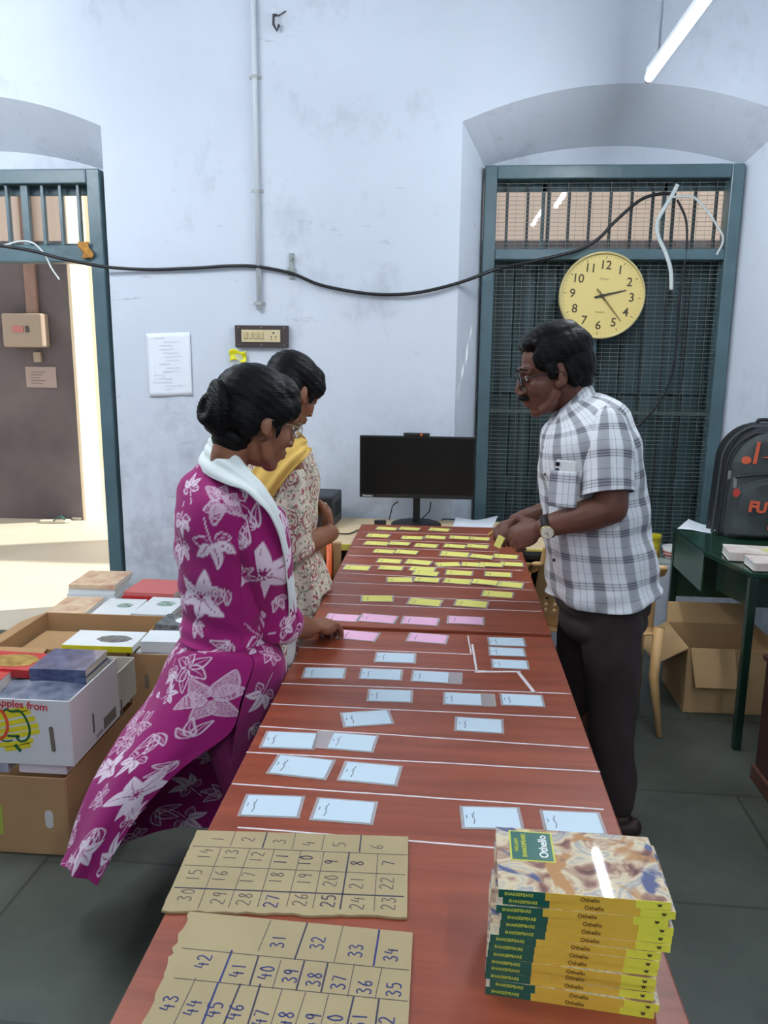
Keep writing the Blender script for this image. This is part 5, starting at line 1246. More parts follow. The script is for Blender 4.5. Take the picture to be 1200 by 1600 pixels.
    # shirt
    m = bpy.data.materials.new('checked_cotton'); m.use_nodes = True; tt = m.node_tree; L = tt.links.new; bs = tt.nodes['Principled BSDF']; bs.inputs['Roughness'].default_value = .85; bs.inputs['Specular IOR Level'].default_value = .2
    uv = nd(tt, 'ShaderNodeUVMap'); uv.uv_map = 'uv'; sp = nd(tt, 'ShaderNodeSeparateXYZ'); L(uv.outputs[0], sp.inputs[0])
    def math_(op, a, c=None, c2=None):
        x = nd(tt, 'ShaderNodeMath', operation=op)
        for i, q in enumerate((a, c, c2)):
            if q is None: continue
            if isinstance(q, (int, float)): x.inputs[i].default_value = q
            else: L(q, x.inputs[i])
        return x.outputs[0]
    def band(src, per, c, w, soft):
        f = math_('FRACT', math_('DIVIDE', src, per)); d = math_('ABSOLUTE', math_('SUBTRACT', f, c))
        mr = nd(tt, 'ShaderNodeMapRange'); mr.interpolation_type = 'SMOOTHSTEP'; mr.inputs['From Min'].default_value = w+soft; mr.inputs['From Max'].default_value = max(w-soft, 0); L(d, mr.inputs[0]); return mr.outputs[0]
    U_, V_ = sp.outputs['X'], sp.outputs['Y']; P = .082
    tot = None
    for src, c, w, s_, k in ((U_, .5, .17, .06, .56), (V_, .5, .13, .07, .20), (U_, .10, .012, .008, .42), (U_, .90, .012, .008, .42), (V_, .42, .014, .010, .42), (V_, .52, .014, .010, .42), (V_, .62, .014, .010, .42), (V_, .05, .011, .008, .25), (U_, .34, .010, .008, .3), (U_, .66, .010, .008, .3)):
        x = math_('MULTIPLY', band(src, P, c, w, s_), k); tot = x if tot is None else math_('ADD', tot, x)
    tot = math_('MINIMUM', tot, .95); mx = nd(tt, 'ShaderNodeMix'); mx.data_type = 'RGBA'; L(tot, mx.inputs[0]); mx.inputs[6].default_value = (*lin((226, 228, 230)), 1); mx.inputs[7].default_value = (*lin((78, 78, 88)), 1)
    L(mx.outputs[2], bs.inputs['Base Color']); tc = nd(tt, 'ShaderNodeTexCoord'); nz = nd(tt, 'ShaderNodeTexNoise'); nz.inputs['Scale'].default_value = 14; nz.inputs['Detail'].default_value = 4; L(tc.outputs['Object'], nz.inputs['Vector'])
    bp = nd(tt, 'ShaderNodeBump'); bp.inputs['Strength'].default_value = .5; bp.inputs['Distance'].default_value = .012; L(nz.outputs['Fac'], bp.inputs['Height']); L(bp.outputs[0], bs.inputs['Normal'])
    SHT = m
    R = [((868, 650), (912, 608), .064), ((860, 660), (927, 613), .092), ((851, 670), (950, 619), .150), ((845, 684), (976, 640), .192), ((842, 704), (994, 676), .208), ((842, 735), (1003, 722), .204),
         ((846, 780), (1008, 775), .188), ((851, 830), (1014, 828), .178), ((856, 875), (1021, 872), .180), ((860, 908), (1027, 898), .184), ((861, 926), (1030, 912), .186)]
    C = []
    for (l, r, hd) in R:
        a, c = on_y(l[0], l[1], 2.5), on_y(r[0], r[1], 2.5); mid = (a+c)/2; C.append(ring(mid, (a-c)/2, (0, hd, 0), 16, R_(90), .92))
    G = cat2(C, 150, 110, True)
    # shirt-tail: hem dips on the near and far sides
    th = np.linspace(0, 2*math.pi, 151)+R_(90); tail = np.clip((np.linspace(0, 1, 111)-.8)/.2, 0, 1)**1.5
    G[:, :, 2] -= (tail[:, None]*.022*(np.sin(th)**2)[None, :]); fold = np.zeros(G.shape[:2]); vv = np.linspace(0, 1, 111)
    fold += (np.clip(vv-.35, 0, 1)[:, None])*.010*np.sin(th*7+1)[None, :]+.0045*np.sin(vv[:, None]*38+3*np.sin(th*2)[None, :])*np.clip(vv-.5, 0, 1)[:, None]*2
    G = wrinkle(G, .014, 8, 3, (1, 1, 1.6), fold)
    shirt = garment('shirt', G, t, SHT)
    # sleeves
    def sleeve(p0, p1, r0, r1, tilt, seed, uo):
        p0 = Vector(p0); p1 = Vector(p1); ax = (p1-p0).normalized(); a = Vector((1, 0, 0)); a = (a-ax*a.dot(ax)).normalized(); c = ax.cross(a); C = []
        for k in range(7):
            u = k/6; r = (r0*(1-u)+r1*u)*(.04, .62, .95, 1, 1, 1, 1)[k]; cen = p0.lerp(p1, max(0, (u-.08)/.92))-ax*(.060 if k == 0 else .048 if k == 1 else .012 if k == 2 else 0); q = ring(cen, a*r*1.06, c*r, 14, R_(90))
            if k == 6: q = [x+np.array(ax)*(tilt*math.cos(R_(90)+2*math.pi*i/14)) for i, x in enumerate(q)]
            C.append(q)
        G = wrinkle(cat2(C, 80, 60, True), .012, 10, seed); return garment('sleeve', G, t, SHT, uvoff=uo)
    sleeve(on_y(948, 668, 2.355), on_y(951, 771, 2.295), .068, .072, -.006, 8, (.02, .03)); sleeve(on_y(930, 668, 2.645), on_y(905, 765, 2.72), .066, .068, 0, 5, (0, 0))
    # collar
    C = []
    for (l, r, hd) in (((869, 642), (914, 598), .062), ((863, 650), (919, 601), .070), ((858, 662), (923, 607), .082), ((851, 676), (930, 622), .098)):
        a, c = on_y(*l, 2.5), on_y(*r, 2.5); C.append(ring((a+c)/2, (a-c)/2*1.06, (0, hd, 0), 16, R_(90)))
    garment('collar', cat2(C, 60, 10, True), t, SHT, th=.004, uvoff=(.045, .035))
    # placket buttons
    for (px, py, yy) in ((851, 700, 2.42), (853, 741, 2.41), (858, 787, 2.41), (862, 832, 2.41), (866, 875, 2.40)):
        p = on_y(px, py, yy); b = MB(); b.lathe([(.005, 0), (.005, .003)], 12, M=frame(p, (.5, -.5, 0), (0, 0, 1), (-.75, -.65, 0))); b.build('button', pbr('dark_button', (60, 58, 60), .4), shirt)
    # pocket with the phone
    nrm = Vector((-.42, -.9, .05)).normalized(); sx = nrm.cross(Vector((0, 0, 1))).normalized(); sx = -sx if sx.x < 0 else sx; uz = nrm.cross(sx); uz = uz if uz.z > 0 else -uz
    pp = on_y(882, 757, 2.306)
    M = frame(pp, sx, uz, nrm if sx.cross(uz).dot(nrm) > 0 else -nrm)
    PG = np.array([[tuple(M @ Vector((-.042+.084*i/12, .040-.105*j/12, .009+.007*math.sin(i/12*math.pi)))) for i in range(13)] for j in range(13)])
    garment('pocket', PG, t, SHT, th=.002, uvoff=(.03, .02))
    ph = thing('phone', 'white phone with two black lenses sticking out of the shirt pocket', 'phone', pp)
    b = MB(); b.box(-.030, .030, -.045, .070, -.002, .006, M=M @ Matrix.Rotation(R_(-2), 4, 'Z')); b.build('phone_body', pbr('phone_white', (226, 226, 222), .25, coat=.4), ph, bevel=.004, seg=3)
    for zz in (.058, .040):
        b = MB(); b.lathe([(.0065, 0), (.0065, .0025), (.004, .0028)], 18, M=M @ Matrix.Translation((-.022, zz, .006))); b.build('camera_lens', pbr('lens_black', (14, 14, 16), .15), ph, True)
    # watch
    d = (wr-el).normalized(); wc = wr-d*.012; a1 = Vector((0, -1, .12)); a1 = (a1-d*a1.dot(d)).normalized(); a2 = d.cross(a1)
    w = None; b = MB(); k = 28
    for i in range(k):
        pass
    rw = .0335; vs = []; fs = []
    for i in range(k):
        an = 2*math.pi*i/k; o_ = a1*math.cos(an)+a2*math.sin(an)
        for (dd, rr) in ((-.011, rw), (.011, rw), (.011, rw+.003), (-.011, rw+.003)): vs.append(wc+d*dd+o_*rr)
    for i in range(k):
        for j in range(4): fs.append((4*i+j, 4*i+(j+1) % 4, 4*((i+1) % k)+(j+1) % 4, 4*((i+1) % k)+j))
    b.add(vs, fs); w = b.build('watch', pbr('watch_strap', (34, 26, 24), .6), t, True)
    fd = a1*.85-Vector((0, 0, 1))*.30; fd = (fd-d*fd.dot(d)).normalized(); M = frame(wc+fd*(rw+.001), d, fd.cross(d), fd)
    b = MB(); b.lathe([(.0205, 0), (.0215, .004), (.019, .008)], 32, M=M); b.build('watch_case', pbr('gold_case', (190, 170, 120), .25, .8), w, True)
    b = MB(); b.lathe([(.018, .0081), (.018, .0086)], 32, M=M); b.build('watch_dial', pbr('dial_cream', (232, 226, 206), .4), w)
    b = MB(); b.box(-.0006, .0006, -.001, .012, .0088, .0092, M=M); b.box(-.001, .009, -.0006, .0006, .0088, .0092, M=M); b.build('watch_hands', pbr('lens_black', (14, 14, 16)), w)
    # ring on the far hand, cards held
    q = on_y(767, 833, 2.43); b = MB(); b.lathe([(.0105, -.0025), (.0105, .0025)], 16, M=frame(q, (0, 1, 0), (.5, 0, .8), (.8, 0, -.5)), cap=False); 
    rg = b.build('finger_ring', pbr('gold_ring', (214, 176, 90), .25, .9), t, True); rg.modifiers.new('s', 'SOLIDIFY').thickness = .001
    cd = thing('held_cards', 'small stack of yellow cards held between the hands of the man', 'cards', on_y(779, 848, 2.40))
    M = frame(on_y(780, 848, 2.385), (.55, .35, .70), (.75, -.25, -.45), (.1, -.9, .35))
    X = Vector((.42, .15, .88)).normalized(); Yv = Vector((.85, -.25, -.40)); Yv = (Yv-X*Yv.dot(X)).normalized(); M = frame(on_y(781, 848, 2.375), X, Yv, X.cross(Yv))
    for k in range(4):
        b = MB(); b.box(-.016, .020, -.013, .008, -.006+.003*k, -.004+.003*k, M=M @ Matrix.Rotation(R_(k*2-3), 4, 'Z')); b.build('yellow_card', PAPERS['yellow'], cd, bevel=.0015)
    return t
build_man()

# ---------------------------------------------------------------- printed cloth painter
MAG = np.array(lin((152, 26, 104))); PW = np.array(lin((230, 210, 222)))
class Painter:
    def __init__(s, motifs): s.m = motifs
    @staticmethod
    def leaf(x, y, L_, W_, kind, sgn=1):
        """returns coverage 0..1 of a leaf along +x"""
        t = np.clip(x/L_, 0, 1); w = W_*np.sin(np.pi*t**.75)**.8*(1-.25*t); yy = y-.10*L_*np.sin(np.pi*t)*sgn
        ins = np.clip((w-np.abs(yy))/.0016+.5, 0, 1)*((x > 0) & (x < L_))
        rib = np.clip((.0014*(1.3-t)-np.abs(yy+.0))/.001+.5, 0, 1)*(t > .12)*(t < .82)
        if kind == 'solid': return ins*(1-rib)
        edge = np.clip((.0022-np.abs(w-np.abs(yy)))/.0012+.5, 0, 1)*((x > 0) & (x < L_))
        if kind == 'line': return np.maximum(edge, rib*.8)*.85
        lace = (np.sin((x*.8+yy)*900)*np.sin((x*.6-yy*1.4)*760) > -.15)*.62
        return np.maximum(ins*lace, edge*.7)
    def __call__(s, U, V):
        cov = np.zeros_like(U)
        for (kind, u0, v0, ang, size) in s.m:
            dx, dy = U-u0, V-v0; near = (dx*dx+dy*dy) < (size*1.25)**2
            if not near.any(): continue
            dx, dy = dx[near], dy[near]; c = np.zeros_like(dx)
            def loc(a, ox=0, oy=0):
                ca, sa = math.cos(R_(a)), math.sin(R_(a)); return (dx-ox)*ca+(dy-oy)*sa, -(dx-ox)*sa+(dy-oy)*ca
            if kind in ('flower', 'lace', 'lineflower'):
                pk = {'flower': 'solid', 'lace': 'lace', 'lineflower': 'line'}[kind]
                for i, k in enumerate((1, .82, .95, .78, 1.0, .85)):
                    x, y = loc(ang+60*i+(7, -6, 3, 8, -5, 0)[i]); c = np.maximum(c, s.leaf(x-size*.07, y, size*k*.93, size*.27, pk, 1 if i % 2 else -1))
                r = np.hypot(dx, dy); a = np.arctan2(dy, dx); sta = (r < size*.2)*(np.sin(a*9) > .25)
                if kind == 'flower': c = np.where(sta, 0, c)
            elif kind == 'spray':
                for (a, k, ox, pk) in ((0, 1, 0, 'solid'), (48, .75, .1, 'solid'), (-50, .8, .1, 'solid'), (95, .5, .0, 'line'), (-100, .5, .0, 'line')):
                    x, y = loc(ang+a); c = np.maximum(c, s.leaf(x-size*.12, y, size*.9*k, size*.19, pk))
                x, y = loc(ang+180); c = np.maximum(c, (np.abs(y-.12*np.sin(x*22)*size) < .0013)*(x > -size*.12)*(x < size*.8)*.9)
            elif kind == 'outline':
                for a, k in ((0, 1), (38, .8), (-36, .85)):
                    x, y = loc(ang+a); c = np.maximum(c, s.leaf(x, y, size*k, size*.17, 'line'))
            elif kind == 'leaf':
                x, y = loc(ang, -size*.5*math.cos(R_(ang)), -size*.5*math.sin(R_(ang))); c = np.maximum(c, s.leaf(x, y, size, size*.2, 'solid'))
            cov[near] = np.maximum(cov[near]*(c < .02), c)
        return MAG[None, :]*(1-cov[:, None])+PW[None, :]*cov[:, None]
def fill_motifs(lst, U1, V1, seed, n=400):
    rnd = random.Random(seed); out = list(lst)
    for k in range(n):
        size = rnd.choice((.085, .075, .06, .05)); kind = rnd.choice(('outline', 'spray', 'outline', 'leaf', 'lineflower', 'spray')); u, v = rnd.uniform(0, U1), rnd.uniform(0, V1)
        if all((u-m[1])**2+(v-m[2])**2 > (m[4]*.74+size*.5)**2 for m in out): out.append((kind, u, v, rnd.uniform(0, 360), size))
    return out
def uv_near(G, px, py, near=True):
    """cloth coordinates of the point of the cloth that shows at (px, py)"""
    U1, V1 = grid_uv(G); P = G-np.array(CPOS); z = P @ np.array(F_); X = 600+FPX*(P @ np.array(RT))/z; Y = 800-FPX*(P @ np.array(UP))/z
    d = (X-px)**2+(Y-py)**2+np.where(d0(z, near), 0, 0)
    c = d < 90
    if c.any(): zz = np.where(c, z if near else -z, 1e9); k = int(np.argmin(zz))
    else: k = int(np.argmin(d))
    j, i = divmod(k, G.shape[1]); return U1[i], V1[j]
def d0(z, n): return z > -1e9
def place(G, items):
    out = []
    for (kind, px, py, ang, size) in items:
        u, v = uv_near(G, px, py); out.append((kind, u, v, ang, size))
    return out
VC = bpy.data.materials.new('magenta_floral_cotton'); VC.use_nodes = True; tt = VC.node_tree; bb = tt.nodes['Principled BSDF']; bb.inputs['Roughness'].default_value = .75; bb.inputs['Specular IOR Level'].default_value = .2; bb.inputs['Sheen Weight'].default_value = .1
at_ = nd(tt, 'ShaderNodeAttribute'); at_.attribute_name = 'Col'; tt.links.new(at_.outputs['Color'], bb.inputs['Base Color'])
def gr(px, py, y): return on_y(px, py, y)

# ---------------------------------------------------------------- woman in magenta
def keep_off_table(G):
    lim = -.414+np.clip((G[..., 2]-.765)*3, 0, 1); G = G.copy(); G[..., 0] = np.where(G[..., 2] < .79, np.minimum(G[..., 0], lim), G[..., 0]); return G
def build_w1():
    foot = Vector((-.47, 2.02, 0)); t = thing('person', 'woman with a hair bun in magenta flowered dress and white scarf, leaning on the table', 'person', foot)
    SK = skin_mat('warm_brown_skin', (146, 98, 72), (126, 80, 58)); f = Vector((.84, .54, 0)).normalized(); sd = Vector((f.y, -f.x, 0))
    H = hmat(on_y(400, 655, 1.93), (.76, .65), 18, 1.02)
    b = MB(); head(b, H, True, 1.02); nb = on_y(356, 748, 1.96)
    limb(b, [H @ Vector((-.03, 0, -.02)), H @ Vector((-.045, 0, -.09)), nb], [.046, .043, .054])
    def rg(px, py, y, a, w_): return ring(on_y(px, py, y), f*a, sd*w_, 20)
    tr = [rg(352, 765, 1.96, .06, .10), rg(350, 800, 1.955, .09, .145), rg(350, 870, 1.96, .095, .14), rg(352, 960, 1.97, .085, .115), rg(355, 1040, 1.98, .11, .145)]
    n = 20; vs = [tuple(p) for r in tr for p in r]; fs = [(j*n+i, j*n+(i+1) % n, (j+1)*n+(i+1) % n, (j+1)*n+i) for j in range(4) for i in range(n)]+[tuple(reversed(range(n))), tuple(range(4*n, 5*n))]
    b.add(vs, fs)
    sh = on_y(398, 790, 1.83); el = on_y(430, 972, 1.97); wr = on_z(484, 982, .818)
    limb(b, [sh+Vector((-.05, .05, -.04)), sh.lerp(el, .4), el], [.030, .040, .038]); limb(b, [el, el.lerp(wr, .35), el.lerp(wr, .75), wr], [.040, .040, .033, .028])
    dh = on_z(518, 972, .788)-wr
    hand(b, wr+dh.normalized()*.008, dh, (.05, .15, -1), (-.7, .6, 0), 1.2, curl=(22, 26, 16), thumb=(.6, .25), spread=.06)
    sh2 = on_y(300, 790, 2.10); el2 = Vector((-.62, 2.20, .99)); wr2 = Vector((-.56, 2.26, .80)); limb(b, [sh2+Vector((.02, -.03, 0)), sh2.lerp(el2, .5), el2], [.04, .042, .038]); limb(b, [el2, wr2], [.038, .025]); hand(b, wr2, (.2, .2, -.9), (-.7, .7, 0), (.7, .7, 0), .9, curl=(10, 20, 15))
    for dy, fx in ((-.08, -.45), (.09, -.50)):
        h0 = on_y(360, 1060, 1.98)+Vector((0, dy, 0)); a = Vector((fx, 2.0+dy, .08)); limb(b, [h0, h0.lerp(a, .5), a], [.075, .048, .032]); limb(b, [a, a+f*.03+Vector((0, 0, -.045)), a+f*.14+Vector((0, 0, -.06))], [.032, .03, .02])
    b.v = [(v[0], v[1], max(v[2], .003)) for v in b.v]
    body = fuse('body', b, SK, t, .0042, 3); eyes(H, body)
    # hair pulled back into a bun
    b = MB(); E(b, H, (-.016, 0, .046), (.104, .084, .084)); E(b, H, (-.048, 0, .005), (.066, .076, .074)); E(b, H, (.030, 0, .072), (.062, .072, .052)); E(b, H, (-.046, 0, -.046), (.046, .054, .044)); E(b, H, (-.050, 0, -.062), (.044, .055, .042))
    for s_ in (-1, 1): E(b, H, (.010, s_*.070, .028), (.050, .014, .036), Euler((0, R_(-12), 0))); E(b, H, (.052, s_*.056, .046), (.030, .018, .032)); E(b, H, (-.045, s_*.062, -.005), (.034, .018, .05)); E(b, H, (.026, s_*.074, -.008), (.008, .005, .03))
    fuse('hair', b, HAIR, t, .004, 4, disp=lambda c: .0005*np.sin(c[:, 2]*260+c[:, 0]*160+c[:, 1]*120))
    b = MB(); bc = on_y(333, 641, 1.86); w_ = (on_y(368, 640, 1.86)-on_y(312, 640, 1.86)).length/2
    ax = Vector((-.75, -.55, .12)).normalized(); e1 = ax.cross(Vector((0, 0, 1))).normalized(); e2 = e1.cross(ax)
    M = Matrix((e1, e2, ax)).transposed().to_4x4(); M.translation = bc+Vector((.02, .02, 0))
    E(b, M, (0, 0, .0), (.056, .072, .046)); E(b, M, (0, 0, -.035), (.040, .052, .04))
    for k in range(3):
        pts = [M @ Vector(((.044-.012*k)*math.cos(a), (.058-.015*k)*math.sin(a), .016+.011*k+.006*math.sin(a+k))) for a in np.linspace(k*1.1, k*1.1+5.9, 26)]; b.tube(pts, [.010+.006*math.sin(math.pi*i/25) for i in range(26)], 10)
    fuse('hair_bun', b, HAIR, t, .0035, 2, disp=lambda c: .0007*np.sin(c[:, 2]*500+c[:, 0]*400))
    glasses(H, t, pbr('gold_wire_frame', (196, 176, 130), .25, .8), r=.0011, w=.023, hgt=.019)
    # bodice
    def rk(px, py, y, a, w_, dz=0): return ring(on_y(px, py, y), f*a+Vector((0, 0, dz)), sd*w_, 16, R_(90))
    C = [rk(354, 722, 1.955, .050, .050, -.012), rk(350, 738, 1.955, .066, .078, -.012), rk(345, 756, 1.95, .092, .135, -.01), rk(344, 778, 1.95, .106, .170), rk(345, 815, 1.95, .116, .170), rk(347, 865, 1.955, .115, .158), rk(349, 915, 1.965, .104, .142), rk(352, 960, 1.97, .102, .138), rk(352, 990, 1.975, .112, .150)]
    G = cat2(C, 230, 130, True); vv = np.linspace(0, 1, 131)[:, None]; th = np.linspace(0, 2*math.pi, 231)[None, :]
    G = wrinkle(G, .012, 7, 11, (1, 1, 2.2), .0035*np.sin(vv*60+4*np.sin(th*1.5))*np.clip(vv-.55, 0, 1)*2)
    it = place(G, [('lace', 345, 775, 200, .062), ('spray', 322, 850, 100, .075), ('flower', 306, 935, 20, .082), ('spray', 275, 850, 80, .06), ('outline', 350, 930, 60, .06), ('spray', 385, 900, 30, .055)])
    U1, V1 = grid_uv(G); garment('bodice', G, t, VC, paint=Painter(fill_motifs(it, U1[-1], V1[-1], 5)))
    # skirt: open on the near side below the slit, the back panel swinging out
    wz = C[-1]; r0 = wz; seq = [r0[0], r0[2], r0[4], r0[6], r0[8], r0[10], r0[12], r0[14], r0[0]]   # near side -> (ring angle grows)
    # find which way leads to the back (towards -X)
    if seq[1][0] > seq[-2][0]: seq = seq[::-1]
    L0 = [tuple(p) for p in seq]
    def row(*a): return [tuple(on_y(*p)) for p in a]
    L1 = row((396, 1036, 1.82), (305, 1030, 1.84), (262, 1030, 1.96), (275, 1025, 2.10), (330, 1022, 2.17), (400, 1024, 2.15), (438, 1028, 2.06), (440, 1032, 1.93), (396, 1036, 1.82))
    L2 = row((378, 1092, 1.80), (290, 1092, 1.81), (237, 1088, 1.94), (250, 1080, 2.12), (310, 1075, 2.22), (395, 1075, 2.22), (442, 1080, 2.10), (440, 1090, 1.95), (378, 1092, 1.80))
    L3 = row((360, 1144, 1.79), (262, 1152, 1.78), (190, 1150, 1.92), (215, 1140, 2.12), (290, 1125, 2.26), (385, 1125, 2.28), (435, 1135, 2.14), (425, 1150, 1.98), (364, 1148, 1.795))
    L4 = row((288, 1198, 1.76), (216, 1208, 1.76), (150, 1214, 1.90), (190, 1205, 2.10), (275, 1180, 2.27), (370, 1175, 2.30), (425, 1185, 2.18), (405, 1205, 2.02), (357, 1215, 1.88))
    L5 = row((232, 1254, 1.75), (176, 1270, 1.75), (118, 1280, 1.90), (170, 1268, 2.08), (262, 1232, 2.26), (350, 1225, 2.32), (415, 1240, 2.20), (385, 1265, 2.05), (342, 1272, 1.90))
    L6 = row((186, 1320, 1.74), (143, 1325, 1.75), (100, 1328, 1.90), (160, 1312, 2.04), (252, 1270, 2.22), (335, 1268, 2.32), (400, 1290, 2.20), (370, 1315, 2.06), (328, 1318, 1.92))
    L7 = row((150, 1384, 1.73), (122, 1368, 1.76), (89, 1346, 1.88), (146, 1335, 2.00), (246, 1300, 2.18), (318, 1292, 2.30), (392, 1320, 2.20), (362, 1345, 2.07), (320, 1345, 1.93))
    G = cat2([L0, L1, L2, L3, L4, L5, L6, L7], 520, 300)
    vv = np.linspace(0, 1, 301)[:, None]; uu = np.linspace(0, 1, 521)[None, :]
    fold = vv**1.3*(.013*np.sin(uu*34+1.5+vv*2)+.007*np.sin(uu*71+vv*5))*np.clip((uu-.02)*14, 0, 1)*np.clip((.98-uu)*14, 0, 1)
    G = wrinkle(G, .012, 5, 21, (1, 1, .7), fold*.8); G = keep_off_table(G)
    it = place(G, [('flower', 205, 1245, 250, .105), ('lace', 322, 1085, 15, .098), ('spray', 300, 1000, 270, .07), ('spray', 420, 1085, 60, .08), ('outline', 238, 1140, 100, .08), ('spray', 205, 1180, 60, .075), ('flower', 165, 1195, 30, .07), ('outline', 145, 1290, 80, .09), ('spray', 165, 1350, 300, .07), ('spray', 262, 1045, 100, .06), ('flower', 120, 1330, 90, .06), ('leaf', 395, 1010, 30, .07), ('lineflower', 270, 990, 0, .06)])
    U1, V1 = grid_uv(G); garment('skirt', G, t, VC, paint=Painter(fill_motifs(it, U1[-1], V1[-1], 9, 900)))
    # sleeve
    sp0 = sh+Vector((-.050, .045, .050)); C = []
    pts = [sp0, sh.lerp(el, .18), sh.lerp(el, .45), sh.lerp(el, .75), el+Vector((.0, -.006, -.006)), el.lerp(wr, .16), el.lerp(wr, .33)]; rr = [.012, .067, .065, .058, .058, .060, .054]
    for k, p in enumerate(pts):
        d = (pts[min(k+1, 6)]-pts[max(k-1, 0)]).normalized(); a = Vector((1, 0, 0)) if k < 4 else Vector((.6, -.5, .4)); a = (a-d*a.dot(d)).normalized(); c = d.cross(a); C.append(ring(p, a*rr[k], c*rr[k], 14, R_(90)))
    # shoulder cap and keep the rings turning evenly
    C.insert(1, [(np.array(x)*.35+np.array(y)*.65) for x, y in zip(C[0], C[1])]); 
    C[1] = [x+np.array((0, 0, .012)) for x in C[1]]
    G = wrinkle(cat2(C, 170, 170, True), .011, 9, 31, (1, 1, 1.5)); it = place(G, [('flower', 413, 905, 75, .090), ('outline', 402, 820, 280, .07), ('outline', 385, 860, 300, .05), ('spray', 452, 985, 180, .05), ('leaf', 410, 968, 300, .03)])
    U1, V1 = grid_uv(G); garment('sleeve', G, t, VC, paint=Painter(fill_motifs(it, U1[-1], V1[-1], 3)))
    C = []; e2_ = Vector((-.62, 2.20, .99)); s2 = on_y(300, 785, 2.09); pts = [s2+Vector((0, 0, .03)), s2.lerp(e2_, .2), s2.lerp(e2_, .6), e2_]
    for k, p in enumerate(pts):
        d = (e2_-s2).normalized(); a = Vector((1, 0, 0)); a = (a-d*a.dot(d)).normalized(); c = d.cross(a); r = (.006, .052, .056, .054)[k]; C.append(ring(p, a*r, c*r, 14, R_(90)))
    G = cat2(C, 90, 90, True); U1, V1 = grid_uv(G); garment('sleeve', G, t, VC, paint=Painter(fill_motifs([], U1[-1], V1[-1], 4)))
    # leggings
    b = MB()
    for dy, fx in ((-.08, -.45), (.09, -.50)):
        h0 = on_y(360, 1060, 1.98)+Vector((0, dy, 0)); a = Vector((fx, 2.0+dy, .10)); limb(b, [h0, h0.lerp(a, .5), a], [.088, .062, .042])
    fuse('leggings', b, pbr('dark_magenta_cotton', (120, 22, 80), .8, var=.1), t, .007, 3)
    # scarf
    WS = pbr('white_scarf', (226, 232, 228), .8, bump=.3, bscale=16, stretch=(1, 1, .3))
    N = [((360, 700, 2.06), (368, 686, 2.05)), ((328, 702, 2.03), (342, 680, 2.02)), ((308, 724, 1.95), (328, 685, 1.962)), ((321, 741, 1.868), (348, 694, 1.888)), ((350, 755, 1.808), (375, 714, 1.855)), ((382, 766, 1.765), (398, 743, 1.84)), ((404, 784, 1.748), (414, 765, 1.835)), ((424, 806, 1.762), (432, 795, 1.87)), ((437, 845, 1.80), (448, 842, 1.93)), ((445, 890, 1.85), (455, 888, 1.97)), ((450, 935, 1.89), (460, 934, 2.0)), ((450, 990, 1.95), (462, 990, 2.05)), ((446, 1042, 2.0), (458, 1036, 2.07))]
    C = [[tuple(on_y(*a)), tuple((on_y(*a)*.66+on_y(*c)*.34)+Vector((.006, -.010, .004))), tuple((on_y(*a)*.33+on_y(*c)*.67)+Vector((.006, -.008, .006))), tuple(on_y(*c))] for a, c in N]
    G = cat2(C, 20, 130); uu = np.linspace(0, 1, 21)[None, :]; vv = np.linspace(0, 1, 131)[:, None]
    G = wrinkle(G, .003, 14, 2, (1, 1, 1), .0028*np.sin(uu*19+vv*5)); garment('scarf', G, t, WS, th=.003)
    b = MB(); q = on_z(519, 972, .785); b.lathe([(.0088, -.002), (.0088, .002)], 16, M=frame(q, (0, .3, 1), (1, -.2, 0), dh), cap=False); o = b.build('finger_ring', pbr('gold_ring', (214, 176, 90)), t, True); o.modifiers.new('s', 'SOLIDIFY').thickness = .001
build_w1()

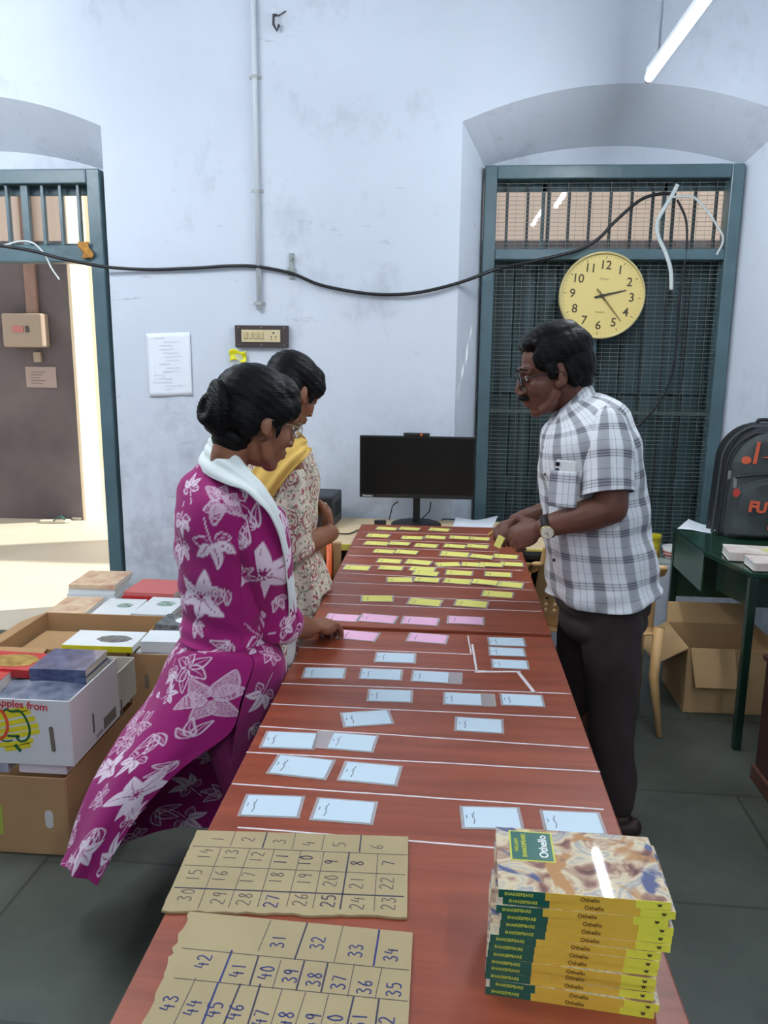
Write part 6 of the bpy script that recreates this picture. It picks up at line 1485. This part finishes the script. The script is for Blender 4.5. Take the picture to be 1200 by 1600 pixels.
# ---------------------------------------------------------------- woman in cream and yellow
def floral_cream():
    m = bpy.data.materials.new('cream_paisley_cotton'); m.use_nodes = True; t = m.node_tree; L = t.links.new; b = t.nodes['Principled BSDF']; b.inputs['Roughness'].default_value = .8; b.inputs['Specular IOR Level'].default_value = .2
    uv = nd(t, 'ShaderNodeUVMap'); uv.uv_map = 'uv'; base = None
    def layer(scale, thr0, thr1, col, off, prev, dist=.0, metric='F1'):
        mp = nd(t, 'ShaderNodeMapping'); mp.inputs['Location'].default_value = (off, off*.7, 0); mp.inputs['Scale'].default_value = (1, .72, 1); L(uv.outputs[0], mp.inputs[0])
        n = nd(t, 'ShaderNodeTexNoise'); n.inputs['Scale'].default_value = 40; n.inputs['Detail'].default_value = 2; L(mp.outputs[0], n.inputs['Vector'])
        ad = nd(t, 'ShaderNodeVectorMath', operation='MULTIPLY_ADD'); L(n.outputs['Color'], ad.inputs[0]); ad.inputs[1].default_value = (dist,)*3; L(mp.outputs[0], ad.inputs[2])
        v = nd(t, 'ShaderNodeTexVoronoi'); v.voronoi_dimensions = '2D'; v.feature = 'F1'; v.inputs['Scale'].default_value = scale; v.inputs['Randomness'].default_value = .75; L(ad.outputs[0], v.inputs['Vector'])
        r = nd(t, 'ShaderNodeValToRGB'); e = r.color_ramp.elements; e[0].position = thr0; e[1].position = thr0+.03; e[0].color = (0, 0, 0, 1); e[1].color = (1, 1, 1, 1); x = e.new(thr1); x.color = (1, 1, 1, 1); x = e.new(thr1+.03); x.color = (0, 0, 0, 1); L(v.outputs['Distance'], r.inputs[0])
        mx = nd(t, 'ShaderNodeMix'); mx.data_type = 'RGBA'; L(r.outputs[0], mx.inputs[0])
        if isinstance(prev, tuple): mx.inputs[6].default_value = (*prev, 1)
        else: L(prev, mx.inputs[6])
        mx.inputs[7].default_value = (*col, 1); return mx.outputs[2]
    c = layer(14, .26, .31, lin((150, 80, 86)), 0, lin((224, 212, 192)), .03); c = layer(14, .10, .15, lin((166, 84, 90)), 0, c, .03); c = layer(14, .38, .40, lin((132, 150, 128)), 0, c, .03)
    c = layer(38, -.05, .16, lin((176, 104, 104)), 3, c, .02); c = layer(31, .24, .30, lin((146, 150, 122)), 5, c, .03); c = layer(52, -.05, .10, lin((96, 116, 104)), 7, c, .01)
    L(c, b.inputs['Base Color']); return m
def build_w2():
    t = thing('person', 'woman in cream patterned dress with yellow scarf standing behind the woman in magenta', 'person', Vector((-.60, 2.66, 0)))
    SK = MC['warm_brown_skin']; FL = floral_cream(); f = Vector((.74, .67, 0)).normalized(); sd = Vector((f.y, -f.x, 0))
    H = hmat(on_y(456, 611, 2.60), (.64, .77), 30, .98)
    b = MB(); head(b, H, True, 1.0); nb = on_y(438, 690, 2.62); limb(b, [H @ Vector((-.03, 0, -.02)), H @ Vector((-.05, 0, -.09)), nb], [.048, .046, .056])
    tr = [ring(on_y(*p), f*a, sd*w_, 20) for p, a, w_ in (((438, 705, 2.63), .06, .09), ((440, 730, 2.63), .085, .135), ((442, 790, 2.63), .09, .13), ((446, 860, 2.64), .085, .115), ((450, 920, 2.65), .11, .14))]
    n = 20; vs = [tuple(p) for r in tr for p in r]; fs = [(j*n+i, j*n+(i+1) % n, (j+1)*n+(i+1) % n, (j+1)*n+i) for j in range(4) for i in range(n)]+[tuple(reversed(range(n))), tuple(range(4*n, 5*n))]
    b.add(vs, fs)
    sh = on_y(452, 728, 2.50); el = on_y(458, 856, 2.50); wr = on_y(517, 833, 2.68); limb(b, [sh, sh.lerp(el, .5), el], [.042, .044, .042]); limb(b, [el, el.lerp(wr, .4), el.lerp(wr, .8), wr], [.042, .042, .034, .030])
    dh = Vector((-.30, .55, .72)); hand(b, wr+Vector((0, .008, .004)), dh, (-.75, -.1, .3), (.1, -.8, .5), .92, curl=(35, 45, 30), thumb=(.7, .4))
    sh2 = on_y(425, 726, 2.76); el2 = Vector((-.66, 2.82, 1.0)); wr2 = Vector((-.60, 2.86, .80)); limb(b, [sh2, sh2.lerp(el2, .5), el2], [.042, .043, .04]); limb(b, [el2, wr2], [.038, .026]); hand(b, wr2, (.2, .1, -.9), (-.7, .7, 0), (.7, .7, 0), .9)
    for dy in (-.08, .08):
        h0 = on_y(450, 930, 2.65)+Vector((0, dy, 0)); a = Vector((-.62, 2.66+dy, .08)); limb(b, [h0, h0.lerp(a, .5), a], [.075, .05, .033]); limb(b, [a, a+f*.03+Vector((0, 0, -.045)), a+f*.14+Vector((0, 0, -.06))], [.032, .03, .02])
    b.v = [(v[0], v[1], max(v[2], .003)) for v in b.v]
    body = fuse('body', b, SK, t, .0042, 3); eyes(H, body)
    b = MB(); E(b, H, (-.016, 0, .046), (.103, .083, .083)); E(b, H, (-.055, 0, .005), (.066, .078, .078)); E(b, H, (.036, 0, .070), (.060, .070, .050)); E(b, H, (-.065, 0, -.040), (.046, .052, .05))
    for s_ in (-1, 1): E(b, H, (.030, s_*.066, .036), (.048, .014, .036), Euler((0, R_(-8), 0))); E(b, H, (.060, s_*.052, .044), (.028, .018, .034)); E(b, H, (-.045, s_*.062, -.005), (.034, .018, .05)); E(b, H, (.034, s_*.071, .002), (.012, .006, .03))
    fuse('hair', b, HAIR, t, .004, 4, disp=lambda c: .0005*np.sin(c[:, 2]*260+c[:, 0]*160+c[:, 1]*120))
    def rk(px, py, y, a, w_): return ring(on_y(px, py, y), f*a, sd*w_, 16, R_(90))
    C = [rk(440, 686, 2.62, .056, .056), rk(439, 696, 2.62, .074, .10), rk(440, 712, 2.625, .094, .138), rk(441, 742, 2.63, .108, .150), rk(442, 790, 2.63, .108, .145), rk(445, 840, 2.64, .100, .130), rk(449, 890, 2.65, .130, .158), rk(452, 950, 2.66, .165, .19), rk(455, 1040, 2.68, .21, .225), rk(458, 1130, 2.70, .24, .25)]
    G = cat2(C, 120, 150, True); vv = np.linspace(0, 1, 151)[:, None]; th = np.linspace(0, 2*math.pi, 121)[None, :]
    garment('dress', keep_off_table(wrinkle(G, .010, 7, 41, (1, 1, 2), np.clip(vv-.5, 0, 1)*.03*np.sin(th*11+vv*2))), t, FL)
    C = []; pts = [sh+Vector((-.01, .01, .035)), sh.lerp(el, .1), sh.lerp(el, .4), sh.lerp(el, .75), el+Vector((.0, -.004, -.008)), el.lerp(wr, .22)]
    for k, p in enumerate(pts):
        d = (pts[min(k+1, 5)]-pts[max(k-1, 0)]).normalized(); a = Vector((1, 0, 0)) if k < 4 else Vector((.6, -.3, .5)); a = (a-d*a.dot(d)).normalized(); c = d.cross(a); r = (.006, .052, .058, .058, .058, .054)[k]; C.append(ring(p, a*r, c*r, 14, R_(90)))
    garment('sleeve', wrinkle(cat2(C, 80, 80, True), .009, 9, 51), t, FL, uvoff=(.2, .1))
    C = []; pts = [sh2+Vector((0, 0, .035)), sh2.lerp(el2, .15), sh2.lerp(el2, .6), el2]
    for k, p in enumerate(pts):
        d = (el2-sh2).normalized(); a = Vector((1, 0, 0)); a = (a-d*a.dot(d)).normalized(); c = d.cross(a); r = (.006, .05, .056, .054)[k]; C.append(ring(p, a*r, c*r, 14, R_(90)))
    garment('sleeve', cat2(C, 50, 50, True), t, FL, uvoff=(.4, .1))
    b = MB()
    for dy in (-.08, .08):
        h0 = on_y(450, 960, 2.65)+Vector((0, dy, 0)); limb(b, [h0, h0.lerp(Vector((-.62, 2.66+dy, .10)), .5), Vector((-.62, 2.66+dy, .10))], [.085, .06, .045])
    fuse('leggings', b, pbr('cream_cotton', (206, 194, 172), .8), t, .007, 3)
    YS = pbr('yellow_scarf', (224, 182, 88), .75, bump=.3, bscale=16, stretch=(1, 1, .3))
    N = [((466, 690, 2.68), (464, 672, 2.66)), ((482, 704, 2.56), (478, 686, 2.60)), ((476, 716, 2.47), (470, 683, 2.53)), ((455, 738, 2.44), (446, 690, 2.50)), ((432, 768, 2.45), (418, 705, 2.50)), ((410, 800, 2.47), (392, 740, 2.51))]
    C = [[tuple(on_y(*a)), tuple((on_y(*a)*.6+on_y(*c)*.4)+Vector((.0, -.012, .004))), tuple(on_y(*c))] for a, c in N]; G = cat2(C, 20, 70)
    uu = np.linspace(0, 1, 21)[None, :]; vv = np.linspace(0, 1, 71)[:, None]; garment('scarf', wrinkle(G, .003, 14, 2, (1, 1, 1), .003*np.sin(uu*16+vv*4)), t, YS, th=.003)
    N = [((478, 698, 2.56), (486, 699, 2.62)), ((482, 740, 2.60), (490, 741, 2.67)), ((483, 790, 2.62), (490, 791, 2.70)), ((481, 822, 2.64), (488, 823, 2.72)), ((478, 850, 2.66), (485, 850, 2.73))]
    C = [[tuple(on_y(*a)), tuple((on_y(*a)+on_y(*c))/2+Vector((.004, -.006, 0))), tuple(on_y(*c))] for a, c in N]; garment('scarf_end', cat2(C, 10, 50), t, YS, th=.003)
build_w2()
